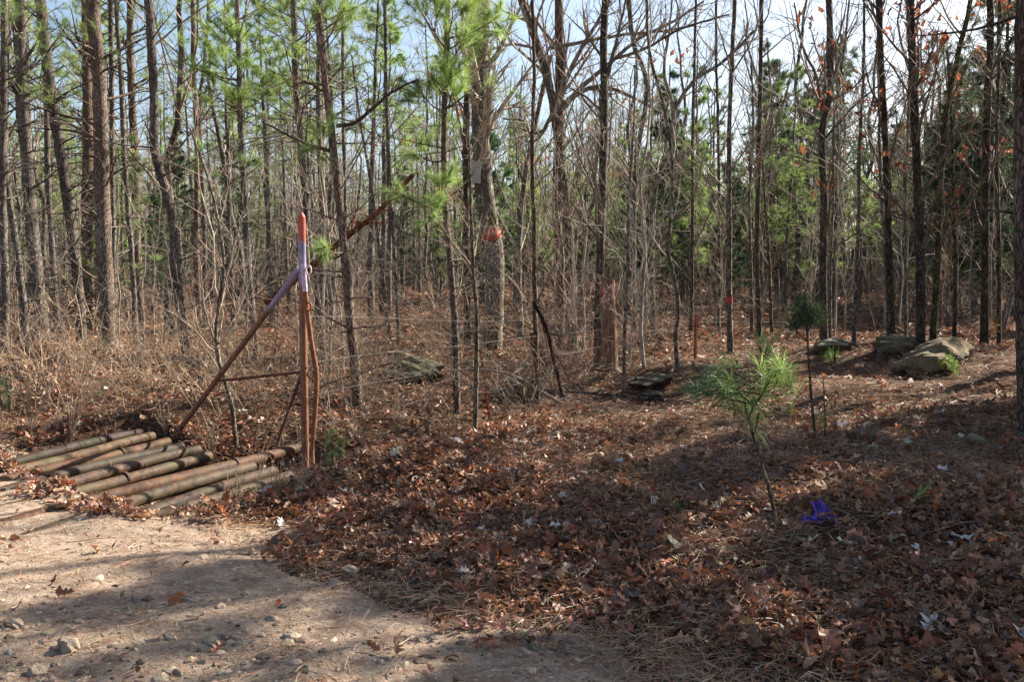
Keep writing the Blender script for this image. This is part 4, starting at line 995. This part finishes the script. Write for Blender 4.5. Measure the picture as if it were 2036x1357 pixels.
# ------------------------------------------------------------------ background trees
def var_trunk(h, r, k=16, wig=.05, lean=.03):
    z = np.linspace(0, h, k); P = np.stack([np.cumsum(rng.normal(0, wig, k)), np.cumsum(rng.normal(0, wig, k)), z], -1)
    P[:, :2] -= P[0, :2]; P[:, 0] += z*rng.normal(0, lean); P[0, 2] = -.3
    R2 = r*(1-.75*(z/h)**1.1)*(1+.2*np.exp(-z*3)); return P[None], R2[None]
def make_hard(h, r, n1=13, leaf=0, tint=(1, 1, 1), h0=.25, name='bare_tree', n3=4):
    root = thing(name, (0, 0, -50), 'x', 'tree'); PT, RT = var_trunk(h, r, wig=.10, lean=.055)
    mb = MB(); tubes(mb, PT, RT, 7, tint, rough=.04); t = mb.build('trunk', M['hard'], root)
    cb = MB()
    a, b_ = grow(PT, RT, n1, h0, .98, .32, .35, 46, 12, .25, .1, 7, .42, .007, .5); tubes(cb, a, b_, 4, tint)
    c_, d_ = grow(a, b_, 5, .2, 1, .45, .4, 42, 14, .12, .13, 5, .6, .005); tubes(cb, c_, d_, 3, tint)
    e_, f_ = grow(c_, d_, n3, .15, 1, .5, .4, 40, 14, .05, .16, 4, .7, .004); tubes(cb, e_, f_, 3, tint)
    if leaf:
        cand = np.concatenate([e_[:, -1], c_[:, -1]]); ctr = cand[rng.integers(0, len(cand), leaf//6)]
        B = np.repeat(ctr, 6, 0)+rng.normal(0, .14, (len(ctr)*6, 3))
        leaves(cb, B, .17*rng.uniform(.7, 1.2, len(B)), np.array([(.28, .10, .045)])*rng.uniform(.5, 1.4, (len(B), 1)), .5, 1, 2, hang=True)
    c = cb.build('crown', [M['twig'], M['hleaf']], root); reg(root, t, c); return root
def make_pine(h, r, cb_, Lm, dens=1., gc='m', nd=15, tint=(1, 1, 1), dead=24, wd=.018, name='pine_tree'):
    root = thing(name, (0, 0, -50), 'x', 'pine tree'); PT, RT = var_trunk(h, r, wig=.03)
    mb = MB(); tubes(mb, PT, RT, 7, tint, rough=.04); t = mb.build('trunk', M['pine'], root)
    cb = MB()
    if dead:
        a, b_ = grow(PT, RT, dead, .1, min(cb_/h+.08, .95), .1, .5, 78, 12, 0, .1, 5, .2, .007, 0, absL=1.1); tubes(cb, a, b_, 3, tint)
        a, b_ = grow(a, b_, 3, .3, 1, .4, .5, 45, 12, 0, .12, 4, .7, .005); tubes(cb, a, b_, 3, tint)
    nb = int((h-cb_)*9*dens)
    a, b_ = grow(PT, RT, nb, cb_/h, .99, .1, .3, 70, 10, .12, .07, 6, .3, .009, .85, absL=Lm); tubes(cb, a, b_, 4, tint)
    c_, d_ = grow(a, b_, 5, .25, 1, .4, .35, 45, 12, .1, .1, 4, .6, .006); tubes(cb, c_, d_, 3, tint)
    tips = np.concatenate([c_[:, -1], a[:, -1], c_[:, 2]]); td = unit(np.concatenate([c_[:, -1]-c_[:, -2], a[:, -1]-a[:, -2], c_[:, 2]-c_[:, 1]]))
    g_ = np.array(GREENS[gc])*rng.uniform(.55, 1.4, (len(tips), 1))
    needles(cb, tips, td, nd, .22, wd, g_, .8, 1, .18)
    c = cb.build('crown', [M['pine'], M['needle']], root); reg(root, t, c); return root
LBL_EXTRA = []
VH = [make_hard(9, .06), make_hard(11, .085), make_hard(12.5, .11, tint=(.75, .7, .62)), make_hard(8, .05, tint=(1.15, 1.1, 1.05)), make_hard(10.5, .075, leaf=70), make_hard(7, .04, n1=10, tint=(.9, .75, .65)), make_hard(12, .10, n1=15, h0=.4)]
VP = [make_pine(11.5, .12, 6.5, 2.0, .7), make_pine(12, .14, 7.5, 2.2, .7, gc='b'), make_pine(11, .10, 5.5, 1.8, .6), make_pine(10, .09, 4.2, 1.7, .6, gc='b')]
VPD = [make_pine(12, .13, 4.5, 2.3, .8, gc='k', nd=18), make_pine(11, .11, 3.5, 2.0, .8, gc='k', nd=18)]
for v_ in VPD: LBL_EXTRA.append(v_.name)
VY = [make_pine(6.5, .06, 1.4, 1.5, .8, gc='b', nd=18, dead=6), make_pine(8.5, .08, 2.2, 1.8, .7, gc='m', nd=16, dead=10), make_pine(5, .045, 1.0, 1.2, .9, gc='m', nd=18, dead=4)]
VC = [make_pine(7.5, .08, .9, 1.3, 1.4, gc='d', nd=26, wd=.02, dead=4, name='cedar_tree'), make_pine(9.5, .10, 1.2, 1.6, 1.2, gc='d', nd=24, wd=.022, dead=4, name='cedar_tree')]
LBL = {}
for v_ in VH: LBL[v_.name] = ('bare grey hardwood standing among others deep in the woods', 'tree', 'bare hardwoods deep in the woods')
LBL[VH[4].name] = ('hardwood still holding russet leaves deep in the woods', 'tree', 'russet leaved hardwoods deep in the woods')
for v_ in VP: LBL[v_.name] = ('tall pine with high green crown standing deep in the woods', 'pine tree', 'tall pines deep in the woods')
for n_e in LBL_EXTRA: LBL[n_e] = ('dark green pine with a full crown standing deep in the woods at right', 'pine tree', 'dark pines deep in the woods')
for v_ in VY: LBL[v_.name] = ('young bushy green pine standing deep in the woods', 'pine tree', 'young pines deep in the woods')
for v_ in VC: LBL[v_.name] = ('dark dense cedar standing deep in the woods', 'cedar tree', 'cedars deep in the woods')
USED = set(); PLACED = []; VS = None
def place(v_, x, y, sc=1., rz=None, lb=None):
    r = v_ if v_.name not in USED else copy_tree(v_)
    l_ = LBL[v_.name]; USED.add(v_.name)
    r.location = (x, y, float(H(x, y))); r.rotation_euler = (0, 0, rng.uniform(0, 2*PI) if rz is None else rz); r.scale = (sc, sc, sc)
    tag(r, *(lb or l_)); PLACED.append((x, y)); return r
LIT = [HEROPOS[i] for i in (2, 4, 6, 8, 9, 10, 13, 14, 15, 20, 25, 26)]
def blocks(x, y):
    for a, b in LIT:
        u = (x-a)*.839+(y-b)*.545; v = -(x-a)*.545+(y-b)*.839
        if .4 < u < 16 and abs(v) < .55+.04*u: return True
    return False
def scat(n, y0, y1, xl, xr, pool, w=None, sc=(.85, 1.15), mind=.7):
    """xl, xr: photo pixel columns that bound the patch"""
    c = 0; tries = 0
    while c < n and tries < n*20:
        tries += 1
        y = (y0**1.7+(y1**1.7-y0**1.7)*rng.random())**(1/1.7); x = (rng.uniform(xl, xr)-CX)/F*y
        if any((x-a)**2+(y-b)**2 < mind*mind for a, b in HEROPOS+PLACED): continue
        if blocks(x, y): continue
        c_ = x/y*F+CX
        if pool is VS and (925 < c_ < 1030 or 180 < c_ < 240 or 1170 < c_ < 1245 or 735 < c_ < 890): continue
        place(pool[rng.choice(len(pool), p=w)], x, y, rng.uniform(*sc)); c += 1
scat(40, 24, 62, -150, 620, VP)
scat(8, 26, 50, -100, 560, VY)
scat(22, 23, 50, -120, 700, VH)
scat(16, 22, 55, 450, 1100, VP)
scat(34, 24, 60, 550, 1250, VH)
scat(12, 24, 50, 650, 1300, VY)
scat(20, 26, 48, 1200, 1560, VY)
scat(17, 24, 60, 1200, 1600, VH)
scat(20, 28, 60, 1500, 1950, VC+VY)
scat(44, 22, 58, 1550, 2150, VH)
scat(20, 27, 60, 1490, 2150, VPD)
scat(20, 24, 44, 1760, 2150, VC)
scat(11, 27, 44, 970, 1480, VC, sc=(.6, .85))
scat(5, 30, 46, 250, 900, VC, sc=(.5, .8))
print('placed', len(PLACED))

# tufts of dead grass
mb = MB()
n = 110; x, y = scatter(n*3, 4.6, 16); k = (road_side(x, y) < -.25) & ~inpit(x, y) & ((x > -.6) | (y > 10)); x, y = x[k][:n], y[k][:n]
for cx_, cy_ in zip(x, y):
    m_ = int(rng.integers(8, 26)); a = rng.uniform(0, 2*PI, m_); sp = rng.uniform(.1, .9, (m_, 1)); L_ = rng.uniform(.08, .26, (m_, 1))
    d = unit(np.concatenate([np.cos(a)[:, None]*sp, np.sin(a)[:, None]*sp, np.ones((m_, 1))], 1)); B = np.stack([cx_+rng.normal(0, .03, m_), cy_+rng.normal(0, .03, m_), np.full(m_, float(H(cx_, cy_)))], -1)
    g0 = np.array([0, 0, -1.]); P = np.stack([B, B+d*L_*.4, B+d*L_*.75+g0*L_*.1, B+d*L_*1.05+g0*L_*.3], 1)
    tubes(mb, P, np.array([[.0016, .0014, .001, .0004]])*np.ones((m_, 1)), 3, np.array([(.46, .36, .22)])*rng.uniform(.5, 1.2, (m_, 1)))
tag(mb.build('dry_grass', M['leaf']), 'thin straw coloured dead grass dotted through the leaves', 'dry grass', kind='stuff')

# thin saplings nearer
def make_sap(h, r, tint=(1, 1, 1)):
    root = thing('sapling', (0, 0, -50), 'x', 'sapling'); PT, RT = var_trunk(h, r, 12, .035, .06)
    mb = MB(); tubes(mb, PT, RT, 6, tint, rough=.03); t = mb.build('stem', M['twig'], root)
    cb = MB(); a, b_ = grow(PT, RT, 12, .15, 1, .28, .4, 45, 12, .2, .12, 6, .5, .004, .4); tubes(cb, a, b_, 4, tint)
    a, b_ = grow(a, b_, 4, .2, 1, .45, .4, 42, 12, .1, .14, 5, .6, .0032); tubes(cb, a, b_, 3, tint)
    a, b_ = grow(a, b_, 2, .2, 1, .45, .4, 42, 12, .05, .14, 4, .7, .0028); tubes(cb, a, b_, 3, tint)
    c = cb.build('twigs', M['twig'], root); reg(root, t, c); return root
VS = [make_sap(2.4, .010), make_sap(3.6, .016, (1.2, 1.1, 1)), make_sap(5, .022), make_sap(3, .012, (.8, .65, .55)), make_sap(4.2, .018, (1.3, 1.25, 1.15)), make_sap(1.7, .008, (1.1, .9, .75))]
for v_ in VS: LBL[v_.name] = ('thin bare sapling in the undergrowth beyond the fence', 'sapling', 'bare saplings in the undergrowth')
scat(26, 12.5, 24, -80, 620, VS, mind=.3)
scat(34, 12, 24, 620, 1300, VS, mind=.3)
scat(36, 16, 26, 1230, 2100, VS, mind=.3)

# undergrowth: nobody could count it
mb = MB()
def brush(n, y0, y1, h0, h1, xl, xr, r=.004, sub=5, tint=(1, 1, 1), sp=.35):
    y = (y0**1.7+(y1**1.7-y0**1.7)*rng.random(n))**(1/1.7); x = (rng.uniform(xl, xr, n)-CX)/F*y
    c_ = x/y*F+CX; k_ = ~(((c_ > 925) & (c_ < 1035) & (y < 23)) | ((c_ > 1165) & (c_ < 1245) & (y < 17.5)) | ((c_ > 735) & (c_ < 890) & (y < 15.5)) | ((c_ > 180) & (c_ < 240) & (y < 24)))
    x, y = x[k_], y[k_]; n = len(x)
    z = H(x, y); k = 6; h = rng.uniform(h0, h1, n)
    d = unit(np.stack([rng.normal(0, sp, n), rng.normal(0, sp, n), np.ones(n)], -1)); pts = [np.stack([x, y, z-.03], -1)]
    for j in range(k-1):
        pts.append(pts[-1]+d*(h/(k-1))[:, None]); d = unit(d+.22*rng.standard_normal((n, 3)))
    P = np.stack(pts, 1); rm = np.maximum(r, y/F*.34)
    Rr = rm[:, None]*np.linspace(1.2, .5, k)[None]
    ti = np.array(tint)*rng.uniform(.6, 1.35, (n, 1))
    tubes(mb, P, Rr, 3, ti)
    a, b_ = grow(P, Rr, sub, .2, 1, .4, .4, 45, 14, .05, .16, 4, .75, .003); tubes(mb, a, b_, 3, np.repeat(ti, sub, 0))
    a, b_ = grow(a, b_, 2, .2, 1, .5, .4, 45, 14, .0, .16, 3, .8, .0028); tubes(mb, a, b_, 3, np.repeat(ti, sub*2, 0))
brush(650, 30, 62, .6, 3.2, -150, 2150, .004, 3, tint=(.5, .49, .47))
brush(130, 15, 30, .3, 1.2, -100, 620)
brush(170, 12.5, 24, .4, 1.5, 640, 1300, .003, 4)
brush(240, 20, 48, 2.5, 6.5, -150, 2150, .004, 6, (1.1, 1.06, 1.), .55)
brush(350, 21, 34, .4, 2.0, 1300, 2150)
brush(170, 9.9, 14.5, .5, 1.7, -60, 540, .0028, 6, (1.7, 1.5, 1.25), .6)
brush(210, 9.4, 14, .5, 1.8, 640, 1080, .003, 6, (1.2, 1.1, .95), .6)
brush(200, 10, 15, .4, 1.6, 640, 1240, .003, 6, (.95, .85, .75), .7)
brush(260, 12, 18, .6, 2.5, 640, 1330, .003, 6, (1.45, 1.3, 1.1), .5)
brush(80, 10.5, 16, .4, 1.5, -60, 560, .0028, 3, tint=(1, .9, .8))
tag(mb.build('undergrowth', M['dtwig']), 'tangled leafless brush filling the woods floor', 'undergrowth', kind='stuff')

# wood far behind that reads as one mass
mb = MB()
n = 760; y = (58**1.5+(120**1.5-58**1.5)*rng.random(n))**(1/1.5); x = rng.uniform(-1, 1, n)*y*.72
z = H(x, y); h = rng.uniform(8, 15, n); k = 5; tz = np.linspace(0, 1, k)
P = np.stack([x[:, None]+rng.normal(0, .15, (n, k)), y[:, None]+rng.normal(0, .15, (n, k)), z[:, None]-.3+h[:, None]*tz[None]], -1)
Rr = rng.uniform(.05, .15, n)[:, None]*(1-.7*tz)[None]
ti = np.array([(1, .95, .88)])*rng.uniform(.6, 1.2, (n, 1))
tubes(mb, P, Rr, 5, ti)
a, b_ = grow(P, Rr, 16, .15, 1, .25, .4, 50, 14, .2, .14, 4, .5, .02, .5); tubes(mb, a, b_, 3, np.repeat(ti, 16, 0))
c_, d_ = grow(a, b_, 5, .2, 1, .5, .4, 45, 14, .05, .16, 3, .6, .013); tubes(mb, c_, d_, 3, np.repeat(ti, 80, 0))
pin = (rng.random(n) < .42)
tp = c_.reshape(n, 80, 3, 3)[pin]; tp = tp[:, :, -1].reshape(-1, 3); tp = tp[rng.random(len(tp)) < .8]
needles(mb, tp, unit(rng.standard_normal(tp.shape)+[0, 0, .5]), 9, .35, .06, np.array(GREENS['m'])*rng.uniform(.6, 1.5, (len(tp), 1)), .9, 1, .2)
n = 5200; y = rng.uniform(56, 100, n); x = rng.uniform(-1, 1, n)*y*.68; hh_ = rng.uniform(1, 5.5, n)
P = np.stack([np.stack([x+rng.normal(0, .3*j, n), y, H(x, y)+hh_*j/3], -1) for j in range(4)], 1)
tubes(mb, P, np.array([.03, .022, .016, .01])[None]*np.ones((n, 1)), 3, np.array([(.6, .57, .53)])*rng.uniform(.5, 1.3, (n, 1)))
a, b_ = grow(P, np.full((n, 4), .02), 4, .2, 1, .4, .4, 45, 14, .05, .16, 3, .6, .011); tubes(mb, a, b_, 3, (.6, .57, .53))
tag(mb.build('distant_woods', [M['dtwig'], M['needle']]), 'far off bare woods and pines behind all the nearer trees', 'woods', kind='stuff')

# trees outside the frame to the right, which throw the shade across the foreground
SUNAZ, SUNEL = 33., 37.
OFF = [(VC[0], 5.2, 6.6, .85), (VC[1], 6.8, 7.2, .8), (VC[0], 7.6, 9.0, .95), (VP[2], 9.6, 10.4, 1.), (VP[3], 7.9, 7.0, 1.), (VC[1], 8.3, 10.9, .85), (VP[3], 6.1, 9.3, .9), (VH[0], 6.0, 4.6, .9), (VH[2], 6.9, 11.2, 1.), (VP[0], 10.5, 12.6, 1.), (VC[1], 12.5, 17.5, 1.), (VH[6], 8.6, 9.0, 1.), (VP[2], 9.2, 13.4, .9), (VH[1], 7.8, 12.9, 1.), (VP[3], 11.5, 14.2, .9), (VC[1], 17, 24, 1.1), (VC[0], 15.5, 22.5, 1.1), (VC[0], 6.9, 9.9, .8), (VH[1], 7.6, 10.6, .9)]
for v_, x, y, s_ in OFF: place(v_, x, y, s_)

# ------------------------------------------------------------------ light
wd_ = bpy.data.worlds.new('World'); S.world = wd_; wd_.use_nodes = True
nt = wd_.node_tree; nt.nodes.clear()
sky = nt.nodes.new('ShaderNodeTexSky'); sky.sky_type = 'NISHITA'; sky.sun_disc = False
sky.sun_elevation = R_(SUNEL); sky.sun_rotation = R_(90-SUNAZ); sky.air_density = 1.1; sky.dust_density = 2.4; sky.ozone_density = 1.6
bg = nt.nodes.new('ShaderNodeBackground'); bg.inputs[1].default_value = .060
out = nt.nodes.new('ShaderNodeOutputWorld')
nt.links.new(sky.outputs[0], bg.inputs[0]); nt.links.new(bg.outputs[0], out.inputs[0])
sun = bpy.data.lights.new('sun', 'SUN'); sun.energy = 5.0; sun.angle = R_(.53); sun.color = (1, .91, .78)
so = bpy.data.objects.new('sun', sun); COL.objects.link(so)
from mathutils import Vector
az, el = R_(SUNAZ), R_(SUNEL)
dv = Vector((math.cos(el)*math.cos(az), math.cos(el)*math.sin(az), math.sin(el)))
so.rotation_euler = dv.to_track_quat('Z', 'Y').to_euler(); so.location = (20, 10, 30)
vs = S.view_settings; vs.view_transform = 'Standard'; vs.look = 'None'; vs.gamma = 1; vs.use_curve_mapping = False; vs.exposure = 1.86
S.render.engine = 'CYCLES'
S.cycles.max_bounces = 5; S.cycles.diffuse_bounces = 3; S.cycles.transmission_bounces = 3; S.cycles.transparent_max_bounces = 4
S.render.resolution_x = 1024; S.render.resolution_y = 683
